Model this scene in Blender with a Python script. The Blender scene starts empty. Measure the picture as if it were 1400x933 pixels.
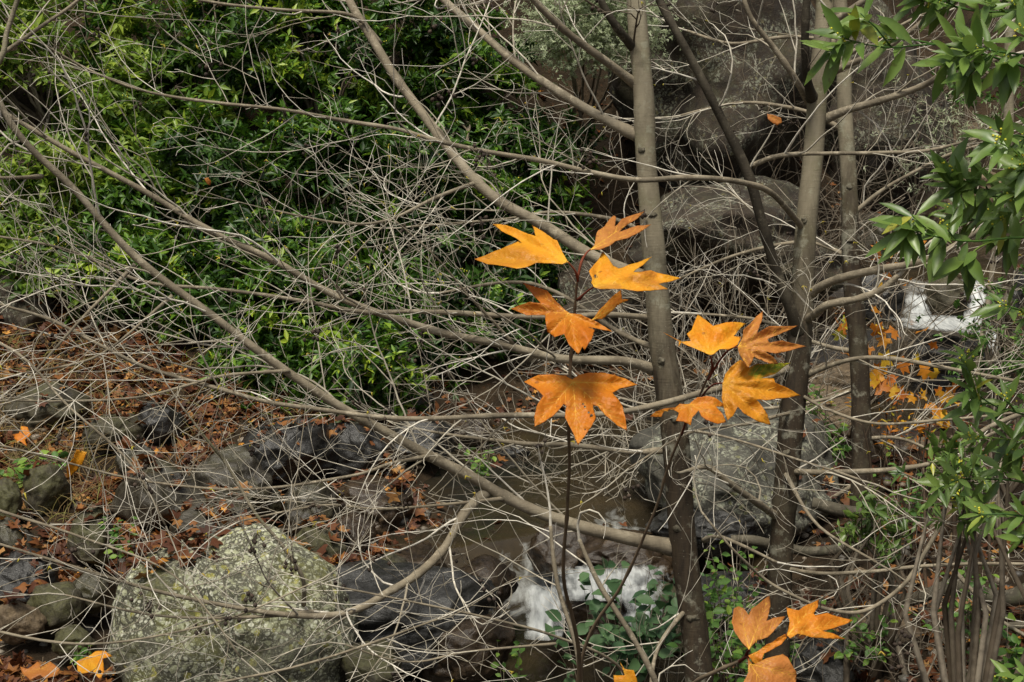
import bpy, bmesh, math, random
import numpy as np
from mathutils import Vector, Matrix, noise, geometry
R = math.radians
rng = random.Random(7); nr = np.random.default_rng(7)
scene = bpy.context.scene; COL = scene.collection

# ------------------------------------------------------------------ camera
CAMZ, PITCH, F = 3.0, 10.0, 1944.0
cam = bpy.data.cameras.new('camera'); camo = bpy.data.objects.new('camera', cam); COL.objects.link(camo)
camo.location = (0, 0, CAMZ); camo.rotation_euler = (R(90 - PITCH), 0, 0)
cam.sensor_width = 36; cam.lens = 36 * F / 1400; cam.clip_start = .05; cam.clip_end = 400
scene.camera = camo
cF = Vector((0, math.cos(R(PITCH)), -math.sin(R(PITCH)))); cU = Vector((0, math.sin(R(PITCH)), math.cos(R(PITCH)))); cR = Vector((1, 0, 0))
def ray(px, py): return cF + cR * ((px - 700) / F) + cU * ((466.5 - py) / F)
def at(px, py, t): return Vector((0, 0, CAMZ)) + ray(px, py) * t

# ------------------------------------------------------------------ tagging / builders
def tag(o, label=None, cat=None, group=None, kind=None):
    if label: o['label'] = label
    if cat: o['category'] = cat
    if group: o['group'] = group
    if kind: o['kind'] = kind
    return o
def empty(name, loc=(0, 0, 0), label=None, cat=None, group=None):
    o = bpy.data.objects.new(name, None); COL.objects.link(o); o.location = loc; o.empty_display_size = .1
    return tag(o, label, cat, group)

class MB:
    def __init__(s): s.v = []; s.f = []; s.a = []; s.big = []
    def tube(s, pts, rads, k=5, val=None, cap=True):
        n = len(pts)
        if n < 2: return
        b = len(s.v); val = rng.random() if val is None else val
        t0 = (pts[1] - pts[0]).normalized()
        u = t0.orthogonal().normalized()
        for i in range(n):
            t = (pts[min(i + 1, n - 1)] - pts[max(i - 1, 0)])
            t = t.normalized() if t.length > 1e-9 else t0
            u = (u - t * u.dot(t))
            u = u.normalized() if u.length > 1e-6 else t.orthogonal().normalized()
            w = t.cross(u)
            for j in range(k):
                a = 2 * math.pi * j / k
                s.v.append(pts[i] + (u * math.cos(a) + w * math.sin(a)) * rads[i]); s.a.append(val)
        for i in range(n - 1):
            for j in range(k):
                s.f.append((b + i * k + j, b + i * k + (j + 1) % k, b + (i + 1) * k + (j + 1) % k, b + (i + 1) * k + j))
        if cap:
            s.f.append(tuple(b + (n - 1) * k + j for j in range(k)))
            s.f.append(tuple(b + k - 1 - j for j in range(k)))
    def add(s, V, Fc, val):
        b = len(s.v)
        s.v.extend(V); s.f.extend([tuple(b + i for i in f) for f in Fc])
        s.a.extend(val if hasattr(val, '__len__') else [val] * len(V))
    def build(s, name, mat, parent=None, smooth=True, origin=None, merge=False):
        me = bpy.data.meshes.new(name)
        org = Vector(origin) if origin is not None else Vector((0, 0, 0))
        par = parent.matrix_world.translation if False else None
        off = org
        vs = [tuple(Vector(p) - off) for p in s.v]
        me.from_pydata(vs, [], s.f); me.validate()
        if len(me.vertices) == len(s.a):
            at_ = me.attributes.new('rnd', 'FLOAT', 'POINT'); at_.data.foreach_set('value', np.array(s.a, dtype=np.float32))
        if smooth: me.polygons.foreach_set('use_smooth', [True] * len(me.polygons))
        me.materials.append(mat)
        o = bpy.data.objects.new(name, me); COL.objects.link(o)
        if parent is not None:
            o.parent = parent
            o.location = org - world_loc(parent)
        else: o.location = org
        return o
def world_loc(o):
    p = Vector(o.location)
    while o.parent: o = o.parent; p += Vector(o.location)
    return p

def mesh_np(name, V, faces, mat, parent=None, rnd=None, smooth=False, origin=None, extra=None):
    """V (n,3) array, faces (m,3 or 4) array"""
    org = np.array(origin if origin is not None else (0, 0, 0), dtype=float)
    me = bpy.data.meshes.new(name); V = V - org
    m, k = faces.shape
    me.vertices.add(len(V)); me.vertices.foreach_set('co', V.astype(np.float32).ravel())
    me.loops.add(m * k); me.loops.foreach_set('vertex_index', faces.astype(np.int32).ravel())
    me.polygons.add(m); me.polygons.foreach_set('loop_start', np.arange(0, m * k, k, dtype=np.int32))
    me.update(calc_edges=True)
    if smooth: me.polygons.foreach_set('use_smooth', np.ones(m, dtype=bool))
    if rnd is not None:
        a = me.attributes.new('rnd', 'FLOAT', 'POINT'); a.data.foreach_set('value', rnd.astype(np.float32))
    if extra:
        for kx, vv in extra.items():
            a = me.attributes.new(kx, 'FLOAT', 'POINT'); a.data.foreach_set('value', vv.astype(np.float32))
    me.materials.append(mat)
    o = bpy.data.objects.new(name, me); COL.objects.link(o)
    if parent is not None: o.parent = parent; o.location = Vector(org) - world_loc(parent)
    else: o.location = org
    return o

# ------------------------------------------------------------------ materials
class NT:
    def __init__(s, name):
        s.m = bpy.data.materials.new(name); s.m.use_nodes = True; s.t = s.m.node_tree; s.t.nodes.clear()
        s.out = s.n('ShaderNodeOutputMaterial')
    def n(s, ty, **kw):
        x = s.t.nodes.new(ty)
        for k, v in kw.items(): setattr(x, k, v)
        return x
    def l(s, a, b): s.t.links.new(a, b)
    def coord(s, scale=(1, 1, 1), out='Object', loc=(0, 0, 0)):
        tc = s.n('ShaderNodeTexCoord'); mp = s.n('ShaderNodeMapping'); mp.inputs['Scale'].default_value = scale; mp.inputs['Location'].default_value = loc
        s.l(tc.outputs[out], mp.inputs[0]); return mp.outputs[0]
    def noise(s, vec, scale, detail=6, rough=.6, dist=0):
        x = s.n('ShaderNodeTexNoise'); s.l(vec, x.inputs['Vector']); x.inputs['Scale'].default_value = scale
        x.inputs['Detail'].default_value = detail; x.inputs['Roughness'].default_value = rough; x.inputs['Distortion'].default_value = dist
        return x.outputs['Fac']
    def ramp(s, fac, stops, interp='LINEAR'):
        x = s.n('ShaderNodeValToRGB'); s.l(fac, x.inputs[0]); e = x.color_ramp.elements; x.color_ramp.interpolation = interp
        while len(e) < len(stops): e.new(.5)
        for i, (p, c) in enumerate(stops): e[i].position = p; e[i].color = (*c, 1) if len(c) == 3 else c
        return x.outputs[0]
    def mix(s, fac, a, b, mode='MIX'):
        x = s.n('ShaderNodeMix', data_type='RGBA', blend_type=mode)
        if hasattr(fac, 'links'): s.l(fac, x.inputs[0])
        else: x.inputs[0].default_value = fac
        for v, i in ((a, 6), (b, 7)):
            if hasattr(v, 'links'): s.l(v, x.inputs[i])
            else: x.inputs[i].default_value = (*v, 1)
        return x.outputs[2]
    def math(s, op, a, b=0):
        x = s.n('ShaderNodeMath', operation=op)
        for v, i in ((a, 0), (b, 1)):
            if hasattr(v, 'links'): s.l(v, x.inputs[i])
            else: x.inputs[i].default_value = v
        return x.outputs[0]
    def attr(s, name='rnd'): return s.n('ShaderNodeAttribute', attribute_name=name).outputs['Fac']
    def vor(s, vec, scale, out='Distance', feature='F1', rand=1):
        x = s.n('ShaderNodeTexVoronoi', feature=feature); s.l(vec, x.inputs['Vector']); x.inputs['Scale'].default_value = scale
        x.inputs['Randomness'].default_value = rand
        return x.outputs[out]
    def bsdf(s, color, rough=.7, spec=.3, bump=None, bstr=.4, bdist=.01, **kw):
        x = s.n('ShaderNodeBsdfPrincipled')
        for v, i in ((color, 'Base Color'), (rough, 'Roughness')):
            if hasattr(v, 'links'): s.l(v, x.inputs[i])
            else: x.inputs[i].default_value = (*v, 1) if i == 'Base Color' else v
        x.inputs['Specular IOR Level'].default_value = spec
        for k, v in kw.items(): x.inputs[k].default_value = v
        if bump is not None:
            b = s.n('ShaderNodeBump'); b.inputs['Strength'].default_value = bstr; b.inputs['Distance'].default_value = bdist
            s.l(bump, b.inputs['Height']); s.l(b.outputs[0], x.inputs['Normal'])
        return x.outputs[0]
    def fin(s, sh): s.l(sh, s.out.inputs[0]); return s.m

def m_leafy(name, stops, trans=.3, rough=.5, spec=.4, patch=None):
    k = NT(name); c = k.ramp(k.attr(), stops)
    if patch:
        f = k.ramp(k.noise(k.coord(), patch[0], 3), [(.45, (0, 0, 0)), (.7, (1, 1, 1))]); c = k.mix(f, c, patch[1])
    c = k.mix(k.ramp(k.noise(k.coord(), 55, 3), [(.62, (0, 0, 0)), (.72, (.5, .5, .5))]), c, (.12, .085, .03)); b = k.bsdf(c, rough, spec)
    t = k.n('ShaderNodeBsdfTranslucent'); c2 = k.mix(.5, c, (.5, .55, .1), 'MULTIPLY')
    k.l(c, t.inputs[0]); mx = k.n('ShaderNodeMixShader'); mx.inputs[0].default_value = trans
    k.l(b, mx.inputs[1]); k.l(t.outputs[0], mx.inputs[2]); return k.fin(mx.outputs[0])

def m_bark(name, c1, c2, c3, sc=1.0, moss=None):
    k = NT(name); v = k.coord((1, 1, .35)); v2 = k.coord()
    n1 = k.noise(v, 9 * sc, 6, .65); c = k.ramp(n1, [(.3, c1), (.52, c2), (.72, c3)])
    n2 = k.noise(k.coord((.6, .6, 5)), 30 * sc, 4); c = k.mix(k.ramp(n2, [(.6, (0, 0, 0)), (.75, (.6, .6, .6))]), c, tuple(.55 * x for x in c1))
    if moss:
        f = k.ramp(k.noise(v2, 5, 5, .7), [(.52, (0, 0, 0)), (.66, (1, 1, 1))]); c = k.mix(k.math('MULTIPLY', f, .55), c, moss)
    pt = k.ramp(k.noise(v2, 6.5, 6, .7), [(.5, (0, 0, 0)), (.6, (.7, .7, .7))]); c = k.mix(pt, c, tuple(.5 * x for x in c2))
    pt = k.ramp(k.noise(k.coord((1.3, 1.3, 1.3)), 11, 6, .75), [(.56, (0, 0, 0)), (.64, (.6, .6, .6))]); c = k.mix(pt, c, tuple(min(1, 1.35 * x) for x in c3))
    sp = k.ramp(k.vor(v2, 55), [(.10, (.3, .3, .3)), (.2, (0, 0, 0))]); c = k.mix(sp, c, tuple(min(1, 1.6 * x) for x in c3))
    return k.fin(k.bsdf(c, .8, .25, k.math('ADD', n1, k.math('MULTIPLY', n2, .6)), .5, .006))
def m_twig(name, a, b, c):
    k = NT(name); col = k.ramp(k.attr(), [(0, a), (.5, b), (1, c)])
    n = k.noise(k.coord(), 25, 3); col = k.mix(k.ramp(n, [(.4, (0, 0, 0)), (.7, (.6, .6, .6))]), col, tuple(.5 * x for x in a))
    return k.fin(k.bsdf(col, .75, .25))
def m_rock(name, dark, mid, light, wet=.6, lichen=None, lic_amt=.5, moss=None):
    k = NT(name); v = k.coord(loc=(3.713, 5.137, 9.291)); n1 = k.noise(v, 2.6, 8, .65, .4); n2 = k.noise(v, 22, 6, .7)
    c = k.ramp(n1, [(.32, dark), (.5, mid), (.68, light)])
    c = k.mix(k.ramp(n2, [(.42, (0, 0, 0)), (.65, (.5, .5, .5))]), c, tuple(.6 * x for x in dark))
    h = k.math('ADD', n1, k.math('MULTIPLY', n2, .25))
    rough = wet
    if moss:
        f = k.ramp(k.noise(v, 3.3, 6, .7), [(.5, (0, 0, 0)), (.62, (.75, .75, .75))]); c = k.mix(f, c, moss)
    if lichen:
        wob = k.n('ShaderNodeMix', data_type='RGBA'); wob.inputs[0].default_value = .06
        nz = k.n('ShaderNodeTexNoise'); nz.inputs['Scale'].default_value = 14; k.l(v, nz.inputs['Vector'])
        k.l(v, wob.inputs[6]); k.l(nz.outputs['Color'], wob.inputs[7]); vv = wob.outputs[2]
        area = k.ramp(k.noise(v, 4.2, 5, .6), [(.5 - .2 * lic_amt, (0, 0, 0)), (.62 - .12 * lic_amt, (1, 1, 1))])
        for sc, th, cc, am in ((24, .40, lichen[0], .9), (36, .34, lichen[1], .9), (15, .25, lichen[2], .8), (60, .34, lichen[0], .75), (95, .3, lichen[1], .6)):
            f = k.ramp(k.vor(vv, sc), [(th * .75, (1, 1, 1)), (th, (0, 0, 0))])
            f = k.math('MULTIPLY', k.math('MULTIPLY', f, area), am); c = k.mix(f, c, cc)
    n4 = k.noise(v, 70, 5, .75); c = k.mix(k.ramp(n4, [(.35, (.6, .6, .6)), (.6, (0, 0, 0))]), c, tuple(.35 * x for x in dark))
    cr_ = k.ramp(k.vor(k.coord((1, 1, 2.2), loc=(1.37, 2.71, 4.19)), 2.3, feature='DISTANCE_TO_EDGE'), [(.0, (1, 1, 1)), (.018, (0, 0, 0))]); cr_ = k.math('MULTIPLY', cr_, k.ramp(n1, [(.45, (0, 0, 0)), (.55, (1, 1, 1))]))
    c = k.mix(k.math('MULTIPLY', cr_, .3), c, tuple(.3 * x for x in dark))
    h = k.math('SUBTRACT', k.math('ADD', h, k.math('MULTIPLY', n4, .12)), k.math('MULTIPLY', cr_, .12))
    rr_ = k.ramp(n2, [(.3, (rough + .25,) * 3), (.7, (max(rough - .1, .2),) * 3)])
    return k.fin(k.bsdf(c, rr_, .5, h, .7, .04))

LIT = [(0, (.04, .016, .01)), (.3, (.09, .03, .012)), (.6, (.17, .06, .018)), (.82, (.30, .13, .035)), (.93, (.42, .23, .08)), (1, (.66, .29, .03))]
M = {}
M['bark'] = m_bark('smooth_grey_bark', (.15, .125, .085), (.27, .235, .165), (.37, .33, .24), moss=(.16, .17, .07))
M['bark_dark'] = m_bark('dark_wet_bark', (.05, .042, .03), (.10, .088, .062), (.17, .15, .11), moss=(.07, .08, .04))
M['limb'] = m_bark('limb_bark', (.14, .115, .08), (.26, .22, .155), (.37, .325, .24))
M['twig'] = m_twig('pale_twig', (.30, .26, .19), (.60, .55, .44), (.88, .83, .72))
M['twig_brown'] = m_twig('brown_twig', (.10, .075, .05), (.20, .165, .12), (.38, .33, .255))
M['stem_brown'] = m_twig('brown_stem', (.17, .12, .07), (.23, .17, .11), (.30, .24, .16))
M['stem_dark'] = m_twig('dark_stem', (.05, .033, .02), (.09, .062, .04), (.14, .10, .065))
M['bark_black'] = m_bark('black_wet_bark', (.03, .025, .017), (.06, .05, .035), (.12, .105, .075))
M['stem_red'] = m_twig('red_stem', (.17, .04, .025), (.22, .06, .03), (.3, .09, .04))
M['cone'] = m_twig('cone_brown', (.035, .025, .02), (.06, .045, .035), (.1, .07, .05))
M['bud'] = m_twig('bud_green', (.35, .32, .04), (.5, .42, .06), (.42, .26, .05))
M['flower'] = m_twig('bay_flower_yellow', (.55, .55, .04), (.7, .66, .06), (.7, .6, .1))
M['bay'] = m_leafy('bay_leaf', [(0, (.010, .032, .005)), (.4, (.036, .10, .010)), (.75, (.11, .23, .016)), (1, (.33, .44, .035))], .25, .42, .5)
M['bay_pale'] = m_leafy('young_bay_leaf', [(0, (.06, .12, .015)), (.5, (.14, .25, .025)), (1, (.36, .46, .06))], .35, .45, .45)
M['bay_near'] = m_leafy('near_bay_leaf', [(0, (.06, .115, .03)), (.5, (.135, .235, .048)), (.9, (.25, .37, .08)), (1, (.45, .44, .05))], .3, .35, .5, (22, (.17, .26, .05)))
M['herb'] = m_leafy('herb_leaf', [(0, (.06, .14, .03)), (.6, (.13, .27, .05)), (1, (.28, .42, .06))], .35)
M['ivy'] = m_leafy('ivy_leaf', [(0, (.045, .11, .045)), (1, (.12, .22, .09))], .2)
M['litter'] = m_leafy('fallen_leaf', LIT, .1, .6, .3, (9, (.10, .035, .015)))
M['autumn'] = m_leafy('autumn_leaf', [(0, (.45, .12, .02)), (.5, (.66, .26, .02)), (.8, (.75, .42, .03)), (1, (.6, .6, .06))], .35)
M['pale_foliage'] = m_leafy('lichen_foliage', [(0, (.38, .44, .25)), (.6, (.58, .65, .43)), (1, (.78, .82, .62))], .45, .8, .1)
M['drygrass'] = m_leafy('dry_grass', [(0, (.2, .12, .05)), (.7, (.36, .26, .12)), (1, (.3, .32, .08))], .2)
LC = ((.52, .54, .34), (.78, .79, .62), (.50, .47, .10))
M['rock_lichen'] = m_rock('lichen_rock', (.075, .072, .05), (.15, .148, .10), (.24, .235, .17), .85, LC, .95, (.19, .19, .05))
M['rock_lichen2'] = m_rock('thin_lichen_rock', (.05, .048, .038), (.09, .086, .068), (.14, .132, .105), .7, ((.30, .31, .23), (.42, .43, .33), (.25, .25, .1)), .22)
M['rock_grey'] = m_rock('grey_rock', (.03, .025, .018), (.075, .066, .047), (.16, .143, .105), .34, None, 0, (.07, .065, .03))
M['rock_wet'] = m_rock('wet_rock', (.016, .015, .013), (.042, .041, .038), (.10, .10, .096), .22)
M['rock_tan'] = m_rock('tan_rock', (.12, .085, .05), (.24, .175, .10), (.36, .27, .17), .6)
M['rock_moss'] = m_rock('mossy_rock', (.035, .029, .016), (.085, .073, .04), (.16, .14, .085), .6, None, 0, (.10, .10, .035))
M['rock_brown'] = m_rock('brown_wet_rock', (.022, .014, .008), (.07, .046, .025), (.16, .11, .062), .26)
M['cliff'] = m_rock('cliff_rock', (.016, .011, .007), (.042, .03, .019), (.095, .07, .045), .85, ((.20, .21, .15), (.28, .28, .21), (.2, .18, .08)), .1, (.06, .055, .028))

k = NT('forest_soil'); v = k.coord()
c = k.ramp(k.noise(v, 3, 8, .7), [(.3, (.014, .011, .007)), (.5, (.035, .024, .014)), (.7, (.07, .048, .027))])
c = k.mix(k.ramp(k.vor(v, 14), [(.08, (.5, .5, .5)), (.25, (0, 0, 0))]), c, (.10, .045, .02))
M['soil'] = k.fin(k.bsdf(c, .9, .15, k.noise(v, 12, 8, .7), .9, .06))

k = NT('stream_water'); v = k.coord((1, .45, 1)); foam = k.attr('foam')
nz = k.noise(v, 11, 7, .65, .6)
f = k.ramp(k.math('ADD', foam, k.math('MULTIPLY', k.math('SUBTRACT', nz, .5), 1.5)), [(.35, (0, 0, 0)), (.95, (1, 1, 1))])
wc = k.ramp(k.noise(k.coord(), 1.5, 4), [(.35, (.016, .015, .012)), (.65, (.05, .036, .018))])
wb = k.bsdf(wc, .12, .5, k.noise(v, 7, 4, .5, 1.2), .35, .03)
fb = k.bsdf((.5, .52, .5), .5, .3, nz, .4, .03)
mx = k.n('ShaderNodeMixShader'); k.l(f, mx.inputs[0]); k.l(wb, mx.inputs[1]); k.l(fb, mx.inputs[2]); M['water'] = k.fin(mx.outputs[0])
k = NT('falling_water'); v = k.coord((15, 3, 1.2)); nz = k.noise(v, 2.0, 4, .5, .15); n0 = k.noise(k.coord((1, 1, .5)), 8, 3)
al = k.ramp(k.math('ADD', k.attr('rnd'), k.math('MULTIPLY', k.math('SUBTRACT', k.math('ADD', k.math('MULTIPLY', nz, .6), k.math('MULTIPLY', n0, .4)), .5), 1.8)), [(.12, (0, 0, 0)), (.85, (.97, .97, .97))])
fb = k.bsdf(k.mix(k.ramp(nz, [(.35, (0, 0, 0)), (.65, (1, 1, 1))]), (.36, .38, .38), (.66, .68, .66)), .4, .4, nz, .25, .02); tr = k.n('ShaderNodeBsdfTransparent')
mx = k.n('ShaderNodeMixShader'); k.l(al, mx.inputs[0]); k.l(tr.outputs[0], mx.inputs[1]); k.l(fb, mx.inputs[2]); M['fall'] = k.fin(mx.outputs[0])

# ------------------------------------------------------------------ terrain
CH = [(-.2, 5.2, -.12), (.0, 6.5, -.02), (.2, 7.4, 0), (.35, 7.9, 0), (.6, 8.7, .28), (.5, 9.5, .30), (1.0, 10.3, .33), (2.5, 10.9, .42), (3.3, 11.7, .5), (3.85, 12.6, .93), (4.2, 13.4, 1.27), (5.0, 15.2, 1.36), (6.2, 18, 1.7)]
ctrl = []
for i, (x, y, w) in enumerate(CH):
    hw = [.9, .9, .9, .9, .95, .95, .8, .6, .6, .7, .5, .5, .5][i]
    d = Vector((CH[min(i + 1, 12)][0] - CH[max(i - 1, 0)][0], CH[min(i + 1, 12)][1] - CH[max(i - 1, 0)][1])).normalized()
    nx, ny = -d.y, d.x
    ctrl += [(x, y, w - .3), (x + nx * hw * .6, y + ny * hw * .6, w - .22), (x - nx * hw * .6, y - ny * hw * .6, w - .22)]
    ctrl += [(x + nx * hw * 1.3, y + ny * hw * 1.3, w + .16), (x - nx * hw * 1.25, y - ny * hw * 1.25, w + .16)]
ctrl += [(0, 0, 1.35), (-3, 0, 1.3), (3, 0, 1.5), (0, 3, 1.0), (-2.5, 3, .9), (2.5, 3, 1.2), (0, -10, 3), (-12, -10, 3), (12, -10, 4),
         (-2.3, 6.5, .25), (-1.6, 7.2, .2), (-3.4, 9.5, .72), (-2.2, 8.6, .45), (-4.0, 11, 1.35), (-1.2, 9.6, .45), (-.8, 11.1, .6), (-2.2, 10.6, .9),
         (-2.8, 12.3, 1.7), (-4.5, 13.5, 3.2), (-1.2, 13, 2.0), (-1, 15, 4.5), (-4, 16, 6.5), (0.4, 12.3, .8), (.8, 13.8, 2.0), (2, 13.3, 1.4), (2, 15.5, 3.6),
         (3.3, 14.4, 1.4), (3.8, 16.5, 2.1), (4.5, 18, 2.7), (6.5, 20, 3.6), (3, 19, 5), (0, 19, 8), (-5, 20, 10), (6.5, 16, 2.0), (7, 14, 1.8), (5.3, 12, 1.3),
         (2.3, 7, .35), (3, 8.5, .5), (2.6, 9.6, .5), (4.2, 10.6, .8), (4, 7, 1), (6, 9, 2), (-6, 6, .9), (-7, 9, 2), (-8, 12, 4), (9, 6, 3), (10, 13, 5), (10, 20, 7),
         (-20, 0, 7), (20, 0, 9), (-22, 25, 20), (22, 25, 15), (0, 30, 17), (8, 30, 10), (0, 60, 36), (40, 60, 36), (-40, 60, 40), (60, 0, 25), (-60, 0, 25), (-40, -40, 8), (40, -40, 8)]
ctrl = np.array(ctrl, dtype=float)
A = np.sqrt(((ctrl[:, None, :2] - ctrl[None, :, :2]) ** 2).sum(-1)) + np.eye(len(ctrl)) * .0
n_ = len(ctrl); P_ = np.c_[np.ones(n_), ctrl[:, :2]]
Kf = np.block([[A + np.eye(n_) * -.02, P_], [P_.T, np.zeros((3, 3))]])
sol = np.linalg.solve(Kf, np.r_[ctrl[:, 2], 0, 0, 0])
def gnp(X, Y):
    X = np.asarray(X, float); Y = np.asarray(Y, float)
    d = np.sqrt((X[..., None] - ctrl[:, 0]) ** 2 + (Y[..., None] - ctrl[:, 1]) ** 2)
    z = d @ sol[:n_] + sol[n_] + sol[n_ + 1] * X + sol[n_ + 2] * Y
    return z + .035 * np.sin(X * 3.1 + 1.3 * np.sin(Y * 2.3)) * np.cos(Y * 2.7) + .015 * np.sin(X * 9 + Y * 4) * np.sin(Y * 8)
def g(x, y): return float(gnp(x, y))
HGX, HGY = np.meshgrid(np.arange(-25, 25, .08), np.arange(-2, 45, .08)); HG = gnp(HGX, HGY)
def gf_(x, y):
    i = min(max(int((x + 25) / .08 + .5), 0), HG.shape[1] - 1); j = min(max(int((y + 2) / .08 + .5), 0), HG.shape[0] - 1); return HG[j, i]
def hit(px, py, t0=5., t1=40.):
    d = ray(px, py); t = t0
    while t < t1:
        p = Vector((0, 0, CAMZ)) + d * t
        if gf_(p.x, p.y) > p.z: return p
        t += .05
    return p
def axis(dense, far):
    a = list(np.arange(dense[0], dense[1] + 1e-6, dense[2])); s = dense[2]
    lo, hi = a[0], a[-1]
    pre, post = [], []
    while lo > far[0]: s *= 1.25; lo -= s; pre.append(lo)
    s = dense[2]
    while hi < far[1]: s *= 1.25; hi += s; post.append(hi)
    return np.array(pre[::-1] + a + post)
gx = axis((-5, 6.5, .07), (-60, 60)); gy = axis((5, 19, .07), (-40, 80))
GX, GY = np.meshgrid(gx, gy); GZ = gnp(GX, GY)
idx = np.arange(GX.size).reshape(GX.shape)
gf = np.stack([idx[:-1, :-1], idx[:-1, 1:], idx[1:, 1:], idx[1:, :-1]], -1).reshape(-1, 4)
tag(mesh_np('ground', np.c_[GX.ravel(), GY.ravel(), GZ.ravel()], gf, M['soil'], smooth=True), kind='structure')

# water sheet
WX, WY = np.meshgrid(np.arange(-2.2, 7.5, .05), np.arange(4.5, 18, .05))
def wlev(X, Y):
    s = np.clip((Y - 7.95 - .25 * np.sin(X * 3)) / .5, 0, 1); s2 = np.clip((Y - 12.05) / .3, 0, 1); s3 = np.clip((Y - 12.95) / .25, 0, 1)
    w = .28 * s * s * (3 - 2 * s) + np.clip((Y - 8.7) / 3.3, 0, 1) * .24 + .41 * s2 * s2 * (3 - 2 * s2) + .32 * s3 * s3 * (3 - 2 * s3) + np.clip((Y - 13.4) / 4, 0, 1) * .4
    return w
WZ = wlev(WX, WY) + .008 * np.sin(WX * 11 + 3 * np.sin(WY * 5)) * np.cos(WY * 9)
foam = np.zeros_like(WX)
foam += .35 * np.exp(-((WY - 8.15 - .25 * np.sin(WX * 3)) / .2) ** 2) * np.exp(-((WX - .62) / .42) ** 2)
for (px, py, r, s) in ((735, 862, .16, .5), (700, 880, .25, .3), (870, 862, .2, .35), (1250, 441, .2, .4), (1295, 441, .3, .5), (1335, 446, .2, .6), (1150, 590, .2, .3), (840, 790, .3, .45), (700, 640, .15, .15), (1290, 560, .25, .4)):
    p = hit(px, py)
    foam += s * np.exp(-(((WX - p.x) ** 2 + ((WY - p.y) * .7) ** 2) / r ** 2))
GG = gnp(WX, WY)
idx = np.arange(WX.size).reshape(WX.shape)
wf = np.stack([idx[:-1, :-1], idx[:-1, 1:], idx[1:, 1:], idx[1:, :-1]], -1).reshape(-1, 4)
keep = ((WZ - GG).ravel()[wf].max(1) > -.03)
tag(mesh_np('stream_water', np.c_[WX.ravel(), WY.ravel(), WZ.ravel()], wf[keep], M['water'], smooth=True, extra={'foam': foam.ravel()}), kind='structure')

def fall(tl, tr, br, bl, bulge=.1, nx=14, ny=14):
    """sheet of falling water between four corners (pixel x, pixel y, distance)"""
    a, b_, c, d = [at(*q) for q in (tl, tr, br, bl)]; V = []; Fc = []; sd = rng.random() * 9
    for j in range(ny + 1):
        v = j / ny; e = v ** 1.3
        for i in range(nx + 1):
            u = i / nx; p = a.lerp(b_, u).lerp(d.lerp(c, u), v); q = a.lerp(b_, u).lerp(d.lerp(c, u), e)
            p.z = q.z; w_ = noise.noise(Vector((u * 5, v * 2, sd))); p.y -= bulge * math.sin(v * 1.57) + .05 * w_ - .1 * abs(u - .5)
            p.x += .05 * noise.noise(Vector((v * 5, u * 3, sd + 5))) * (1 if 0 < i < nx else 1.3); p.z += .02 * w_
            V.append(p)
    for j in range(ny):
        for i in range(nx): k_ = j * (nx + 1) + i; Fc.append((k_, k_ + 1, k_ + nx + 2, k_ + nx + 1))
    ed = [min(1, 2.6 * min(i / nx, 1 - i / nx)) * min(1, .35 + 3 * min(j / ny, 1 - j / ny)) for j in range(ny + 1) for i in range(nx + 1)]
    b = MB(); b.add(V, Fc, ed); return tag(b.build('waterfall', M['fall']), kind='structure')
fall((1320, 384, 12.75), (1354, 382, 12.8), (1350, 446, 12.4), (1312, 446, 12.35), .12)
fall((1240, 404, 12.75), (1264, 402, 12.75), (1276, 440, 12.4), (1240, 440, 12.4), .08)
fall((1205, 434, 12.3), (1352, 430, 12.3), (1362, 458, 11.5), (1228, 448, 11.6), .04)
fall((1336, 448, 11.7), (1362, 448, 11.7), (1372, 482, 11.3), (1350, 484, 11.3), .06)
fall((752, 778, 8.0), (925, 772, 8.05), (915, 812, 7.5), (722, 818, 7.5), .08)
fall((716, 802, 7.55), (780, 804, 7.55), (775, 860, 7.25), (706, 864, 7.25), .14)
fall((835, 802, 7.55), (912, 802, 7.55), (896, 850, 7.25), (850, 852, 7.25), .12)

# ------------------------------------------------------------------ rocks
def rock(p, rx, ry, rz, mat, label, cat='rock', name='rock', seed=None, rough=.22, rotz=None, sub=4, group='rocks along the stream bed', flat=.35, facet=.68):
    seed = rng.random() * 100 if seed is None else seed
    bm = bmesh.new(); bmesh.ops.create_icosphere(bm, subdivisions=sub, radius=1)
    off = Vector((seed, seed * 1.7, -seed)); rz_ = rng.uniform(0, 6.3) if rotz is None else rotz
    pl = []
    rr = random.Random(int(seed * 1000))
    for _ in range(9):
        n = Vector((rr.gauss(0, 1), rr.gauss(0, 1), rr.gauss(0, .8))).normalized(); pl.append((n, rr.uniform(.62, .9)))
    for v in bm.verts:
        q = v.co.normalized(); r = 1 + rough * noise.noise(q * 1.1 + off) * 1.5
        w = q * r
        for n, dd in pl:
            e = w.dot(n) - dd
            if e > 0: w -= n * e * facet
        w += q * (noise.noise(q * 3.2 + off) * .09 + noise.noise(q * 8 + off) * .022 + abs(noise.noise(q * 3 + off * 2)) * -.06 + noise.noise(q * 22 + off) * .005)
        v.co = Vector((w.x * rx, w.y * ry, w.z * rz))
    rot = Matrix.Rotation(rz_, 4, 'Z') if rotz is None and abs(rx - ry) < .5 * rx else Matrix.Identity(4)
    bmesh.ops.transform(bm, matrix=rot, verts=bm.verts)
    me = bpy.data.meshes.new(name); bm.to_mesh(me); bm.free()
    me.polygons.foreach_set('use_smooth', [True] * len(me.polygons)); me.materials.append(mat)
    o = bpy.data.objects.new(name, me); COL.objects.link(o); o.location = p
    if label: tag(o, label, cat, group)
    return o
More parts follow.
